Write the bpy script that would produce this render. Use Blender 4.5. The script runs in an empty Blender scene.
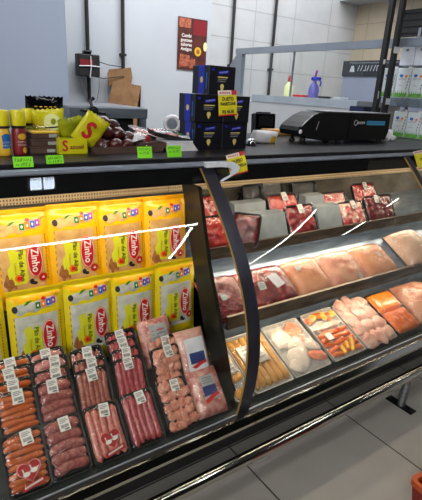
import bpy, bmesh, math, random
from mathutils import Vector, Matrix, noise, Euler
random.seed(7)
S = bpy.context.scene
COL = S.collection
PI = math.pi
R = math.radians

# ------------------------------------------------------------------ materials
def nodes(name):
    m = bpy.data.materials.new(name); m.use_nodes = True
    nt = m.node_tree; nt.nodes.clear()
    out = nt.nodes.new('ShaderNodeOutputMaterial')
    return m, nt, out

def c4(c): return (c[0], c[1], c[2], 1)
def srgb(r, g, b):
    f = lambda v: (v/255/12.92) if v/255 <= .04045 else ((v/255+.055)/1.055)**2.4
    return (f(r), f(g), f(b))

def coords(nt, scale, rnd=True):
    tc = nt.nodes.new('ShaderNodeTexCoord')
    mp = nt.nodes.new('ShaderNodeMapping')
    sc = scale if isinstance(scale, (tuple, list)) else (scale,)*3
    mp.inputs['Scale'].default_value = sc
    nt.links.new(tc.outputs['Object'], mp.inputs['Vector'])
    if rnd:
        oi = nt.nodes.new('ShaderNodeObjectInfo')
        mu = nt.nodes.new('ShaderNodeMath'); mu.operation = 'MULTIPLY'; mu.inputs[1].default_value = 37
        nt.links.new(oi.outputs['Random'], mu.inputs[0])
        nt.links.new(mu.outputs[0], mp.inputs['Location'])
    return mp.outputs['Vector']

def pm(name, c1, c2=None, scale=20, rough=.5, metal=0, coat=0, bump=0, lo=.35, hi=.65, detail=4, spec=.5, c3=None, rnd=True, sss=0):
    m, nt, out = nodes(name)
    b = nt.nodes.new('ShaderNodeBsdfPrincipled')
    b.inputs['Roughness'].default_value = rough
    b.inputs['Metallic'].default_value = metal
    b.inputs['Coat Weight'].default_value = coat
    b.inputs['Coat Roughness'].default_value = .08
    b.inputs['Specular IOR Level'].default_value = spec
    if sss:
        b.inputs['Subsurface Weight'].default_value = sss
        b.inputs['Subsurface Scale'].default_value = .01
    nt.links.new(b.outputs[0], out.inputs[0])
    if c2 is None and not bump:
        b.inputs['Base Color'].default_value = c4(c1); return m
    v = coords(nt, scale, rnd)
    n = nt.nodes.new('ShaderNodeTexNoise'); n.inputs['Scale'].default_value = 1; n.inputs['Detail'].default_value = detail
    nt.links.new(v, n.inputs['Vector'])
    if c2 is None: b.inputs['Base Color'].default_value = c4(c1)
    else:
        r = nt.nodes.new('ShaderNodeValToRGB')
        e = r.color_ramp.elements
        e[0].position = lo; e[0].color = c4(c1); e[1].position = hi; e[1].color = c4(c2)
        if c3:
            x = e.new(min(.99, hi+.12)); x.color = c4(c3)
        nt.links.new(n.outputs['Fac'], r.inputs[0]); nt.links.new(r.outputs[0], b.inputs['Base Color'])
    if bump:
        bp = nt.nodes.new('ShaderNodeBump'); bp.inputs['Strength'].default_value = bump; bp.inputs['Distance'].default_value = .004
        nt.links.new(n.outputs['Fac'], bp.inputs['Height']); nt.links.new(bp.outputs[0], b.inputs['Normal'])
    return m

def clear(name, tint=(1, 1, 1), base=.04, gain=.9, rough=0.0, haze=0, hazecol=(.9, .9, .9), bump=0, bscale=40):
    """thin clear sheet: transmission plus mirror reflection that grows at grazing angles"""
    m, nt, out = nodes(name)
    t = nt.nodes.new('ShaderNodeBsdfTransparent'); t.inputs[0].default_value = c4(tint)
    g = nt.nodes.new('ShaderNodeBsdfGlossy'); g.inputs['Roughness'].default_value = rough
    lw = nt.nodes.new('ShaderNodeLayerWeight'); lw.inputs[0].default_value = .5
    p = nt.nodes.new('ShaderNodeMath'); p.operation = 'POWER'; p.inputs[1].default_value = 5
    ma = nt.nodes.new('ShaderNodeMath'); ma.operation = 'MULTIPLY_ADD'; ma.inputs[1].default_value = gain; ma.inputs[2].default_value = base
    ma.use_clamp = True
    nt.links.new(lw.outputs['Facing'], p.inputs[0]); nt.links.new(p.outputs[0], ma.inputs[0])
    mx = nt.nodes.new('ShaderNodeMixShader')
    nt.links.new(ma.outputs[0], mx.inputs[0])
    src = t.outputs[0]
    if haze:
        d = nt.nodes.new('ShaderNodeBsdfDiffuse'); d.inputs[0].default_value = c4(hazecol)
        h = nt.nodes.new('ShaderNodeMixShader'); h.inputs[0].default_value = haze
        nt.links.new(t.outputs[0], h.inputs[1]); nt.links.new(d.outputs[0], h.inputs[2]); src = h.outputs[0]
    nt.links.new(src, mx.inputs[1]); nt.links.new(g.outputs[0], mx.inputs[2])
    if bump:
        v = coords(nt, bscale)
        n = nt.nodes.new('ShaderNodeTexNoise'); n.inputs['Scale'].default_value = 1; n.inputs['Detail'].default_value = 2
        nt.links.new(v, n.inputs['Vector'])
        bp = nt.nodes.new('ShaderNodeBump'); bp.inputs['Strength'].default_value = bump; bp.inputs['Distance'].default_value = .01
        nt.links.new(n.outputs['Fac'], bp.inputs['Height'])
        nt.links.new(bp.outputs[0], g.inputs['Normal'])
    nt.links.new(mx.outputs[0], out.inputs[0])
    return m

def emit(name, col, s):
    m, nt, out = nodes(name)
    e = nt.nodes.new('ShaderNodeEmission'); e.inputs[0].default_value = c4(col); e.inputs[1].default_value = s
    nt.links.new(e.outputs[0], out.inputs[0]); return m

def brick(name, c1, c2, mortar, w, h, msize, rough=.4, offset=0, plane='XZ', spec=.5, shift=(0, 0)):
    m, nt, out = nodes(name)
    b = nt.nodes.new('ShaderNodeBsdfPrincipled'); b.inputs['Roughness'].default_value = rough
    b.inputs['Specular IOR Level'].default_value = spec
    tc = nt.nodes.new('ShaderNodeTexCoord')
    sp = nt.nodes.new('ShaderNodeSeparateXYZ'); cb = nt.nodes.new('ShaderNodeCombineXYZ')
    nt.links.new(tc.outputs['Object'], sp.inputs[0])
    for k, a in enumerate(plane):
        ad = nt.nodes.new('ShaderNodeMath'); ad.inputs[1].default_value = shift[k]
        nt.links.new(sp.outputs[a], ad.inputs[0]); nt.links.new(ad.outputs[0], cb.inputs[k])
    br = nt.nodes.new('ShaderNodeTexBrick')
    br.offset = offset; br.inputs['Scale'].default_value = 1
    br.inputs['Brick Width'].default_value = w; br.inputs['Row Height'].default_value = h
    br.inputs['Mortar Size'].default_value = msize; br.inputs['Color1'].default_value = c4(c1)
    br.inputs['Color2'].default_value = c4(c2); br.inputs['Mortar'].default_value = c4(mortar)
    br.inputs['Mortar Smooth'].default_value = .1
    nt.links.new(cb.outputs[0], br.inputs['Vector'])
    n = nt.nodes.new('ShaderNodeTexNoise'); n.inputs['Scale'].default_value = 5; n.inputs['Detail'].default_value = 5
    nt.links.new(tc.outputs['Object'], n.inputs['Vector'])
    mx = nt.nodes.new('ShaderNodeMix'); mx.data_type = 'RGBA'; mx.blend_type = 'MULTIPLY'; mx.inputs[0].default_value = .25
    nt.links.new(br.outputs['Color'], mx.inputs[6]); nt.links.new(n.outputs['Fac'], mx.inputs[7])
    nt.links.new(mx.outputs[2], b.inputs['Base Color']); nt.links.new(b.outputs[0], out.inputs[0])
    return m

M = {}
M['steel'] = pm('brushed_steel', srgb(175, 178, 182), srgb(135, 138, 142), (6, 60, 60), .32, .9)
M['steel_bright'] = pm('polished_steel', srgb(205, 206, 208), srgb(180, 182, 185), (8, 60, 60), .17, 1)
M['trim'] = pm('aluminium_trim', srgb(160, 168, 182), srgb(142, 150, 164), (14, 60, 60), .34, .3)
M['lip'] = pm('shelf_lip_steel', srgb(138, 122, 104), srgb(100, 88, 76), (7, 50, 50), .3, .8)
M['plate'] = pm('shelf_plate_steel', srgb(136, 150, 164), srgb(108, 120, 134), (9, 30, 30), .32, .5)
M['step'] = pm('grey_step_panel', srgb(158, 164, 166), srgb(135, 140, 142), 9, .5, .2)
M['inner'] = pm('inner_back_steel', srgb(156, 146, 128), srgb(112, 104, 92), (5, 9, 9), .38, .45, detail=3)
M['black'] = pm('black_gloss', srgb(8, 9, 12), None, rough=.08, spec=.3)
M['blackmatte'] = pm('black_matte', srgb(14, 14, 16), srgb(24, 24, 26), 30, .6)
M['bracket'] = pm('bracket_metal', srgb(226, 230, 236), srgb(206, 212, 220), 40, .3, 0)
M['deck'] = pm('deck_dark', srgb(52, 56, 54), srgb(40, 44, 42), 20, .5)
M['black_cover'] = pm('black_cover', srgb(7, 8, 11), srgb(12, 13, 16), 20, .5, spec=.25)
M['fascia'] = pm('black_fascia', srgb(6, 6, 8), srgb(10, 10, 12), 20, .6, spec=.08)
M['rail'] = pm('satin_rail', srgb(206, 202, 192), None, rough=.10, metal=1)
M['kick'] = pm('black_base', srgb(11, 12, 14), srgb(20, 21, 24), 12, .5, spec=.25)
M['strip'] = pm('dark_joint_strip', srgb(52, 52, 62), srgb(66, 66, 78), (20, 5, 5), .35, .6)
M['post_in'] = pm('inner_post', srgb(40, 40, 34), srgb(26, 27, 24), 14, .35, .2)
M['edge'] = pm('tan_edge', srgb(150, 118, 60), None, rough=.4)
M['counter'] = pm('dark_counter', srgb(22, 21, 24), srgb(36, 34, 36), 25, .35, 0, spec=.18)
M['grille'] = brick('honeycomb_grille', srgb(150, 104, 58), srgb(160, 112, 64), srgb(248, 224, 180), .0115, .0135, .0032, .6)
M['glass'] = clear('case_glass', (.985, .995, .99), .028, .8, 0)
M['film'] = clear('cling_film', (.97, .97, .97), .05, .55, .1, bump=1, bscale=45)
M['film_white'] = clear('printed_film', (.95, .95, .95), .03, .5, .15, haze=.14, hazecol=(.85, .84, .8), bump=.9, bscale=26)
M['tray_black'] = pm('black_foam', srgb(26, 25, 26), srgb(38, 36, 36), 60, .5)
M['tray_white'] = pm('white_foam', srgb(205, 203, 196), srgb(188, 186, 180), 60, .6)
M['label'] = pm('white_label', srgb(222, 220, 212), None, rough=.6)
M['ink'] = pm('black_ink', srgb(28, 28, 32), None, rough=.6)
M['ink_grey'] = pm('grey_ink', srgb(120, 118, 118), None, rough=.6)
M['heart'] = pm('red_sticker', srgb(176, 44, 44), srgb(150, 34, 36), 50, .35)
M['heart_rim'] = pm('pink_rim', srgb(226, 150, 140), None, rough=.4)
M['white'] = pm('white_print', srgb(232, 228, 220), None, rough=.5)
def sausage_mat(name, a, b, scale=70, coat=.35, c3=None): return pm(name, a, b, scale, .38, 0, coat, .25, .4, .68, 5, c3=c3)
M['s_orange'] = sausage_mat('orange_sausage', srgb(186, 84, 26), srgb(206, 108, 40), 40)
M['s_thick'] = sausage_mat('coarse_sausage', srgb(142, 66, 62), srgb(178, 106, 96), 90, c3=srgb(216, 176, 160))
M['s_salmon'] = sausage_mat('salmon_sausage', srgb(196, 104, 90), srgb(216, 136, 116), 70, c3=srgb(232, 180, 160))
M['s_brown'] = sausage_mat('speckled_sausage', srgb(150, 74, 60), srgb(190, 116, 96), 110, c3=srgb(220, 178, 158))
M['s_red'] = sausage_mat('red_sausage', srgb(160, 52, 58), srgb(192, 88, 88), 90, c3=srgb(214, 140, 134))
M['s_pale'] = sausage_mat('pale_sausage', srgb(206, 140, 130), srgb(186, 96, 92), 60)
M['chicken'] = pm('chicken_piece', srgb(222, 158, 132), srgb(202, 118, 92), 40, .35, 0, .4, .3, .35, .7, 4, c3=srgb(232, 192, 170))
M['chicken_pale'] = pm('pale_chicken', srgb(226, 184, 164), srgb(210, 142, 126), 22, .4, 0, .4, .3, .4, .66, 4, c3=srgb(238, 214, 196))
M['pinkmeat'] = pm('pink_meat', srgb(184, 104, 96), srgb(226, 176, 160), 34, .4, 0, .5, .4, .4, .66, 5)
M['beef'] = pm('marbled_beef', srgb(98, 14, 18), srgb(160, 38, 38), 26, .3, 0, .6, .5, .38, .62, 6, c3=srgb(226, 176, 158))
M['ground'] = pm('ground_beef', srgb(86, 14, 20), srgb(168, 62, 58), 95, .4, 0, .3, .9, .4, .62, 4, c3=srgb(226, 176, 164))
M['beefred'] = pm('red_beef', srgb(158, 30, 28), srgb(206, 76, 62), 32, .3, 0, .6, .4, .38, .66, 5, c3=srgb(234, 170, 150))
M['beefdark'] = pm('dark_beef', srgb(84, 18, 24), srgb(128, 36, 40), 30, .3, 0, .6, .4, .4, .66, 5)
M['pork'] = pm('fatty_pork', srgb(186, 64, 62), srgb(232, 186, 168), 30, .35, 0, .6, .4, .42, .58, 5, c3=srgb(240, 214, 196))
M['skin'] = pm('pork_skin', srgb(222, 156, 112), srgb(206, 128, 92), 14, .33, 0, .5, .15, .35, .7, 5, c3=srgb(236, 186, 148))
M['skinpink'] = pm('pink_pork_skin', srgb(224, 166, 132), srgb(204, 116, 96), 16, .33, 0, .5, .25, .4, .7, 5, c3=srgb(240, 202, 178))
M['skinwhite'] = pm('pale_pork_skin', srgb(222, 186, 156), srgb(208, 156, 124), 12, .35, 0, .5, .15, .35, .7, 5)
M['cheese'] = pm('orange_slab', srgb(246, 150, 14), srgb(240, 124, 8), 9, .3, 0, .6, .1)
M['marinated'] = pm('marinated_meat', srgb(226, 84, 24), srgb(240, 134, 52), 40, .3, 0, .6, .6, .35, .66, 5, c3=srgb(236, 170, 130))
M['bread'] = pm('bread_stick', srgb(206, 158, 82), srgb(180, 126, 56), 30, .6, 0, .1, .3)
M['nugget'] = pm('golden_nugget', srgb(226, 166, 60), srgb(206, 134, 40), 50, .55, 0, .1, .5)
M['fish'] = pm('pale_fillet', srgb(232, 222, 206), srgb(212, 194, 172), 24, .4, 0, .4, .2)
M['carrot'] = pm('orange_vegetable', srgb(238, 128, 34), srgb(224, 96, 20), 20, .4, 0, .3)
M['yellowveg'] = pm('yellow_vegetable', srgb(240, 196, 70), srgb(226, 166, 46), 20, .4, 0, .3)
# bag
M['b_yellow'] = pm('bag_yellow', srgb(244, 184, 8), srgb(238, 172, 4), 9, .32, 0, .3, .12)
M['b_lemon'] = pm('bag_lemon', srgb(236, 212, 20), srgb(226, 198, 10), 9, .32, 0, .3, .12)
M['b_lime'] = pm('bag_lime', srgb(216, 214, 40), None, rough=.35)
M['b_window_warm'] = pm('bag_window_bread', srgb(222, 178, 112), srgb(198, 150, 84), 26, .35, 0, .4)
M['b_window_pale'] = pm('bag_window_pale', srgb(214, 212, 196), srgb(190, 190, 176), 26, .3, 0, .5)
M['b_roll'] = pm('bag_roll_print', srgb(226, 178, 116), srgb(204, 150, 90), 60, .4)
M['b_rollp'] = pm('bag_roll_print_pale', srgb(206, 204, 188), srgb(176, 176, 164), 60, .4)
M['b_red'] = pm('bag_red', srgb(200, 24, 26), None, rough=.35)
M['b_orange'] = pm('bag_orange', srgb(240, 120, 20), None, rough=.35)
M['b_green'] = pm('bag_green', srgb(40, 120, 50), None, rough=.35)
M['b_blue'] = pm('bag_blue', srgb(40, 90, 190), None, rough=.35)
M['b_purple'] = pm('bag_purple', srgb(150, 60, 150), None, rough=.35)
M['b_brown'] = pm('bag_brown', srgb(140, 84, 40), srgb(170, 110, 60), 90, .4)
# counter goods and room
M['tag_green'] = pm('green_tag', srgb(130, 226, 34), None, rough=.55)
M['tag_yellow'] = pm('yellow_card', srgb(232, 222, 30), srgb(222, 206, 24), 12, .5)
M['tag_red'] = pm('card_red', srgb(196, 36, 46), None, rough=.5)
M['box_navy'] = pm('navy_box', srgb(10, 11, 20), srgb(14, 15, 26), 12, .4)
M['box_blue'] = pm('box_blue', srgb(24, 40, 170), None, rough=.35)
M['box_gold'] = pm('box_gold', srgb(216, 196, 110), None, rough=.4)
M['cap'] = pm('yellow_cap', srgb(226, 216, 20), srgb(214, 200, 14), 20, .4)
M['maroon'] = pm('maroon_print', srgb(126, 28, 36), None, rough=.4)
M['gold'] = pm('golden_print', srgb(222, 176, 46), None, rough=.4)
M['bluelab'] = pm('blue_print', srgb(28, 104, 186), None, rough=.4)
M['card'] = pm('brown_cardboard', srgb(150, 112, 76), srgb(132, 96, 62), 12, .8)
M['carddark'] = pm('dark_cardboard', srgb(86, 62, 52), srgb(70, 50, 42), 14, .8)
M['salami'] = pm('dark_red_casing', srgb(58, 16, 16), srgb(84, 28, 24), 40, .35, 0, .3, .2, .4, .7)
M['pouch'] = pm('yellow_pouch', srgb(216, 208, 28), srgb(190, 186, 22), 14, .3, 0, .3, .2)
M['pouchgreen'] = pm('lime_pouch', srgb(160, 166, 24), srgb(120, 130, 18), 14, .3, 0, .3, .3)
M['palegreen'] = pm('pale_emblem', srgb(228, 234, 170), None, rough=.4)
M['wallpaint'] = pm('painted_wall', srgb(186, 190, 195), srgb(178, 183, 189), 1.2, .5, rnd=False)
M['coldpanel'] = pm('cold_room_panel', srgb(178, 190, 212), srgb(170, 182, 204), .8, .42, rnd=False)
M['tiles'] = brick('wall_tiles', srgb(196, 197, 198), srgb(192, 194, 196), srgb(166, 168, 170), .6, .3, .006, .3, shift=(.03, .06))
M['warmwall'] = brick('warm_wall_tiles', srgb(186, 172, 150), srgb(182, 168, 146), srgb(150, 140, 124), .6, .3, .004, .4, plane='YZ')
M['floor'] = brick('floor_tiles', srgb(172, 168, 160), srgb(167, 163, 156), srgb(62, 62, 60), .63, .63, .004, .3, plane='XY', shift=(-1.05+.63*4, .02))
M['steel_grey'] = pm('table_steel', srgb(126, 136, 146), srgb(106, 116, 126), (4, 30, 30), .4, .5)
M['cabinet'] = pm('white_cabinet', srgb(186, 188, 190), srgb(178, 180, 184), 2, .4)
M['cabinet_grey'] = pm('grey_frame', srgb(140, 148, 158), srgb(130, 138, 148), 5, .35, .4)
M['ledge'] = pm('grey_ledge', srgb(170, 180, 190), srgb(158, 168, 178), 5, .4, .2)
M['carton'] = pm('white_carton', srgb(206, 212, 214), srgb(196, 204, 206), 6, .4)
M['grass'] = pm('grass_print', srgb(70, 140, 50), srgb(110, 170, 70), 80, .4)
M['lilac'] = pm('white_shrink_pack', srgb(222, 226, 236), srgb(212, 218, 230), 6, .35)
M['purple'] = pm('purple_liquid', srgb(104, 98, 176), None, rough=.3)
M['cyan'] = pm('cyan_sticker', srgb(60, 150, 190), None, rough=.4)
M['navyblue'] = pm('navy_crate', srgb(22, 30, 70), srgb(18, 26, 60), 10, .5)
M['paper'] = pm('white_paper', srgb(222, 224, 226), None, rough=.7)
M['redcrate'] = pm('red_plastic', srgb(128, 26, 16), srgb(110, 20, 12), 10, .4)
M['orangerim'] = pm('orange_plastic', srgb(176, 74, 26), None, rough=.4)
M['poster'] = pm('poster_brown', srgb(66, 28, 26), srgb(92, 40, 32), 10, .45, rnd=False)
M['postermeat'] = pm('poster_meat', srgb(120, 50, 36), srgb(190, 110, 80), 40, .45, rnd=False)
M['ceil'] = pm('dark_ceiling', srgb(44, 45, 47), srgb(38, 39, 41), 2, .8, rnd=False)
M['frontwall'] = pm('shop_wall', srgb(66, 66, 68), srgb(52, 54, 56), 1.2, .7, rnd=False)
M['led'] = emit('led_tube', (1, .98, .95), 48)
M['ledwarm'] = emit('led_case', (1, .86, .66), 4)
M['ledblue'] = emit('led_panel', (.74, .84, 1), 22)
M['greycard'] = pm('grey_machine', srgb(140, 146, 164), srgb(132, 138, 156), 3, .4)
M['header'] = pm('dark_header', srgb(34, 38, 44), None, rough=.4)
M['headerink'] = pm('header_print', srgb(170, 176, 180), None, rough=.4)
M['tan'] = pm('tan_plaster', srgb(178, 168, 150), srgb(168, 158, 140), 3, .6, rnd=False)
M['packblue'] = pm('pack_blue', srgb(40, 56, 110), None, rough=.3)
M['packgrey'] = pm('pack_grey', srgb(172, 174, 172), srgb(150, 152, 150), 60, .35)
M['packwhite'] = pm('pack_white', srgb(226, 226, 228), srgb(214, 212, 216), 20, .3)
M['foil'] = pm('grey_foil_label', srgb(176, 176, 170), srgb(150, 150, 146), 90, .35, .3)

# ------------------------------------------------------------------ mesh builder
class MB:
    def __init__(s): s.v = []; s.f = []; s.m = []; s.sm = []; s.mats = []
    def mi(s, mat):
        if mat not in s.mats: s.mats.append(mat)
        return s.mats.index(mat)
    def add(s, vs, fs, mat, smooth=False):
        k = len(s.v); i = s.mi(mat)
        s.v += [tuple(v) for v in vs]
        for f in fs:
            s.f.append(tuple(a+k for a in f)); s.m.append(i); s.sm.append(smooth)
        return s
    def box(s, a, b, mat, fn=None):
        x0, y0, z0 = a; x1, y1, z1 = b
        vs = [(x0,y0,z0),(x1,y0,z0),(x1,y1,z0),(x0,y1,z0),(x0,y0,z1),(x1,y0,z1),(x1,y1,z1),(x0,y1,z1)]
        if fn: vs = [fn(*v) for v in vs]
        return s.add(vs, [(0,3,2,1),(4,5,6,7),(0,1,5,4),(1,2,6,5),(2,3,7,6),(3,0,4,7)], mat)
    def rbox(s, a, b, mat, r=.004, seg=2):
        bm = bmesh.new(); bmesh.ops.create_cube(bm, size=1)
        for v in bm.verts:
            v.co = Vector([(a[k]+b[k])/2 + v.co[k]*(b[k]-a[k]) for k in range(3)])
        bmesh.ops.bevel(bm, geom=list(bm.edges), offset=r, segments=seg, affect='EDGES', profile=.5)
        bm.verts.index_update()
        s.add([v.co[:] for v in bm.verts], [[v.index for v in f.verts] for f in bm.faces], mat, False); bm.free(); return s
    def grid(s, fn, nu, nv, mat, smooth=True, wrapu=False):
        vs = [fn(i/nu, j/nv) for j in range(nv+1) for i in range(nu if wrapu else nu+1)]
        w = nu if wrapu else nu+1
        fs = []
        for j in range(nv):
            for i in range(nu):
                i2 = (i+1) % w
                fs.append((j*w+i, j*w+i2, (j+1)*w+i2, (j+1)*w+i))
        return s.add(vs, fs, mat, smooth)
    def tube(s, pts, rad, mat, n=10, caps=True):
        pts = [Vector(p) for p in pts]; k = len(pts)
        if not isinstance(rad, (list, tuple)): rad = [rad]*k
        vs = []; up = None
        for i, p in enumerate(pts):
            t = (pts[min(i+1, k-1)]-pts[max(i-1, 0)]).normalized()
            if up is None: up = Vector((0,0,1)) if abs(t.z) < .9 else Vector((1,0,0))
            a = t.cross(up).normalized(); b = a.cross(t).normalized(); up = b
            for j in range(n):
                w = 2*PI*j/n; vs.append(p + (a*math.cos(w)+b*math.sin(w))*rad[i])
        fs = [(i*n+j, i*n+(j+1) % n, (i+1)*n+(j+1) % n, (i+1)*n+j) for i in range(k-1) for j in range(n)]
        s.add(vs, fs, mat, True)
        if caps:
            s.add(vs[:n], [tuple(range(n))[::-1]], mat); s.add(vs[-n:], [tuple(range(n))], mat)
        return s
    def lathe(s, prof, mat, n=24, c=(0,0,0)):
        return s.grid(lambda u, v: (lambda rz: (c[0]+rz[0]*math.cos(2*PI*u), c[1]+rz[0]*math.sin(2*PI*u), c[2]+rz[1]))(prof[round(v*(len(prof)-1))]), n, len(prof)-1, mat, True, True)
    def prism(s, poly, a0, a1, mat, axis='X', smooth=False):
        """polygon of (p,q) pairs extruded along an axis: X -> (p,q)=(y,z), Y -> (x,z), Z -> (x,y)"""
        def mk(p, a): return {'X': (a, p[0], p[1]), 'Y': (p[0], a, p[1]), 'Z': (p[0], p[1], a)}[axis]
        n = len(poly); vs = [mk(p, a0) for p in poly]+[mk(p, a1) for p in poly]
        s.add(vs, [(i, (i+1) % n, n+(i+1) % n, n+i) for i in range(n)], mat, smooth)
        bm = bmesh.new()
        for a in (a0, a1):
            vv = [bm.verts.new(mk(p, a)) for p in poly]; bm.faces.new(vv)
        bmesh.ops.triangulate(bm, faces=list(bm.faces), ngon_method='EAR_CLIP'); bm.verts.index_update()
        s.add([v.co[:] for v in bm.verts], [[v.index for v in f.verts] for f in bm.faces], mat); bm.free()
        return s
    def band(s, pr, pi, a0, a1, mat, axis='X'):
        """curved plate between two matching profiles"""
        mk = (lambda p, a: (a, p[0], p[1])) if axis == 'X' else (lambda p, a: (p[0], a, p[1]))
        n = len(pr); vs = [mk(p, a) for a in (a0, a1) for c in (pr, pi) for p in c]
        A, B, C, D = 0, n, 2*n, 3*n; fs = []
        for i in range(n-1):
            fs += [(A+i, A+i+1, C+i+1, C+i), (B+i, D+i, D+i+1, B+i+1), (A+i, B+i, B+i+1, A+i+1), (C+i, C+i+1, D+i+1, D+i)]
        for i in (0, n-1): fs.append((A+i, C+i, D+i, B+i))
        return s.add(vs, fs, mat, True)
    def blob(s, c, r, mat, amp=.2, freq=1.5, seed=0, sub=3):
        bm = bmesh.new(); bmesh.ops.create_icosphere(bm, subdivisions=sub, radius=1)
        for v in bm.verts:
            k = 1+amp*noise.noise(v.co*freq+Vector((seed*3.1, seed*1.7, 5)))
            v.co = Vector((c[0]+v.co.x*r[0]*k, c[1]+v.co.y*r[1]*k, c[2]+v.co.z*r[2]*k))
        bm.verts.index_update()
        s.add([v.co[:] for v in bm.verts], [[v.index for v in f.verts] for f in bm.faces], mat, True); bm.free(); return s
    def mesh(s, name):
        me = bpy.data.meshes.new(name); me.from_pydata(s.v, [], s.f)
        for m in s.mats: me.materials.append(M[m] if isinstance(m, str) else m)
        me.polygons.foreach_set('material_index', s.m); me.polygons.foreach_set('use_smooth', s.sm)
        me.update()
        bm = bmesh.new(); bm.from_mesh(me)
        bmesh.ops.remove_doubles(bm, verts=list(bm.verts), dist=1e-6)
        bmesh.ops.recalc_face_normals(bm, faces=list(bm.faces))
        for e in bm.edges:
            if len(e.link_faces) == 2 and e.calc_face_angle(0) > .8: e.smooth = False
        bm.to_mesh(me); bm.free()
        return me

def put(name, me, parent=None, loc=(0,0,0), rot=(0,0,0), scale=None):
    if isinstance(me, MB): me = me.mesh(name)
    o = bpy.data.objects.new(name, me); COL.objects.link(o)
    o.parent = parent; o.location = loc; o.rotation_euler = rot
    if scale: o.scale = scale
    return o
def tag(o, label, cat, group=None):
    o['label'] = label; o['category'] = cat
    if group: o['group'] = group
    return o
def thing(name, label, cat, loc=(0,0,0), rot=(0,0,0), group=None):
    o = bpy.data.objects.new(name, None); COL.objects.link(o); o.empty_display_size = .05
    o.location = loc; o.rotation_euler = rot
    return tag(o, label, cat, group)
def struct(name, mb):
    o = put(name, mb); o['kind'] = 'structure'; return o
def copy_tree(o, parent=None):
    c = o.copy(); COL.objects.link(c)
    if parent: c.parent = parent
    for ch in list(o.children): copy_tree(ch, c)
    return c

_tx = {}
def text_geo(t, size=1.0):
    if t not in _tx:
        cu = bpy.data.curves.new('t', 'FONT'); cu.body = t; cu.align_x = 'CENTER'; cu.align_y = 'CENTER'; cu.resolution_u = 3
        o = bpy.data.objects.new('t', cu); COL.objects.link(o)
        bpy.context.view_layer.update()
        me = bpy.data.meshes.new_from_object(o.evaluated_get(bpy.context.evaluated_depsgraph_get()))
        _tx[t] = ([tuple(v.co) for v in me.vertices], [tuple(p.vertices) for p in me.polygons])
        bpy.data.objects.remove(o); bpy.data.curves.remove(cu); bpy.data.meshes.remove(me)
    return _tx[t]
def text(mb, t, size, fn, mat, sx=1, bold=0):
    vs, fs = text_geo(t)
    offs = [(0, 0)] if not bold else [(0,0),(bold,0),(-bold,0),(0,bold),(0,-bold)]
    for i, (ox, oy) in enumerate(offs):
        mb.add([fn(v[0]*size*sx+ox, v[1]*size+oy, i*1e-5) for v in vs], fs, mat)
def flat(mb, poly, fn, mat, rings=1):
    """convex patch of (x,y) points laid on a surface function"""
    cx = sum(p[0] for p in poly)/len(poly); cy = sum(p[1] for p in poly)/len(poly); n = len(poly)
    vs = [fn(cx, cy)]; fs = []
    for k in range(1, rings+1):
        t = k/rings
        vs += [fn(cx+(p[0]-cx)*t, cy+(p[1]-cy)*t) for p in poly]
    for i in range(n): fs.append((0, 1+i, 1+(i+1) % n))
    for k in range(1, rings):
        a = 1+(k-1)*n; b = 1+k*n
        for i in range(n): fs.append((a+i, b+i, b+(i+1) % n, a+(i+1) % n))
    mb.add(vs, fs, mat, True)
def ell(cx, cy, rx, ry, n=20): return [(cx+rx*math.cos(2*PI*i/n), cy+ry*math.sin(2*PI*i/n)) for i in range(n)]
def rect(x0, y0, x1, y1, k=1):
    p = []
    for (a, b) in (((x0,y0),(x1,y0)),((x1,y0),(x1,y1)),((x1,y1),(x0,y1)),((x0,y1),(x0,y0))):
        for i in range(k): p.append((a[0]+(b[0]-a[0])*i/k, a[1]+(b[1]-a[1])*i/k))
    return p

# ------------------------------------------------------------------ glass profile (front of the case)
CF = (-0.634726139184199, 1.9890058899049385, -1.4033883131676241, 0.16343231240006947, 1.1286280050956425)
def gy(z): return (((CF[0]*z+CF[1])*z+CF[2])*z+CF[3])*z+CF[4]
def gprof(z0, z1, n, off=0.0):
    out = []
    for i in range(n+1):
        z = z0+(z1-z0)*i/n
        d = (gy(z+1e-4)-gy(z-1e-4))/2e-4
        k = 1/math.sqrt(1+d*d)
        out.append((gy(z)+off*k, z-off*d*k))
    return out

# ------------------------------------------------------------------ room
struct('floor', MB().box((-4, -5, -.05), (9, 6, 0), 'floor'))
w = MB(); w.box((-3, 4.4, 0), (2.98, 4.5, 3.6), 'wallpaint'); w.box((2.98, 4.4, 0), (7, 4.5, 3.6), 'tiles')
struct('wall_back', w)
struct('wall_left', MB().box((-3, 3.2, 0), (1.045, 3.3, 3.4), 'coldpanel'))
w = MB(); w.box((5.25, -.5, 0), (5.35, 4.4, 3.6), 'warmwall'); struct('wall_right', w)
struct('trim_1', MB().box((4.9, .5, 2.63), (5.25, 4.4, 2.85), 'wallpaint'))
w = MB(); w.box((5.2, 2.6, 2.2), (5.245, 3.66, 2.5), 'blackmatte')
for k in range(4): w.box((5.19, 2.6, 2.24+k*.07), (5.2, 3.66, 2.252+k*.07), 'kick')
w.box((5.17, 2.58, 2.17), (5.25, 3.7, 2.2), 'tan')
struct('window_1', w)

struct('ceiling', MB().box((-4, -5, 3.6), (9, 6, 3.65), 'ceil'))
struct('wall_front', MB().box((-4, -5.1, 0), (9, -5, 3.6), 'frontwall'))
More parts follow.
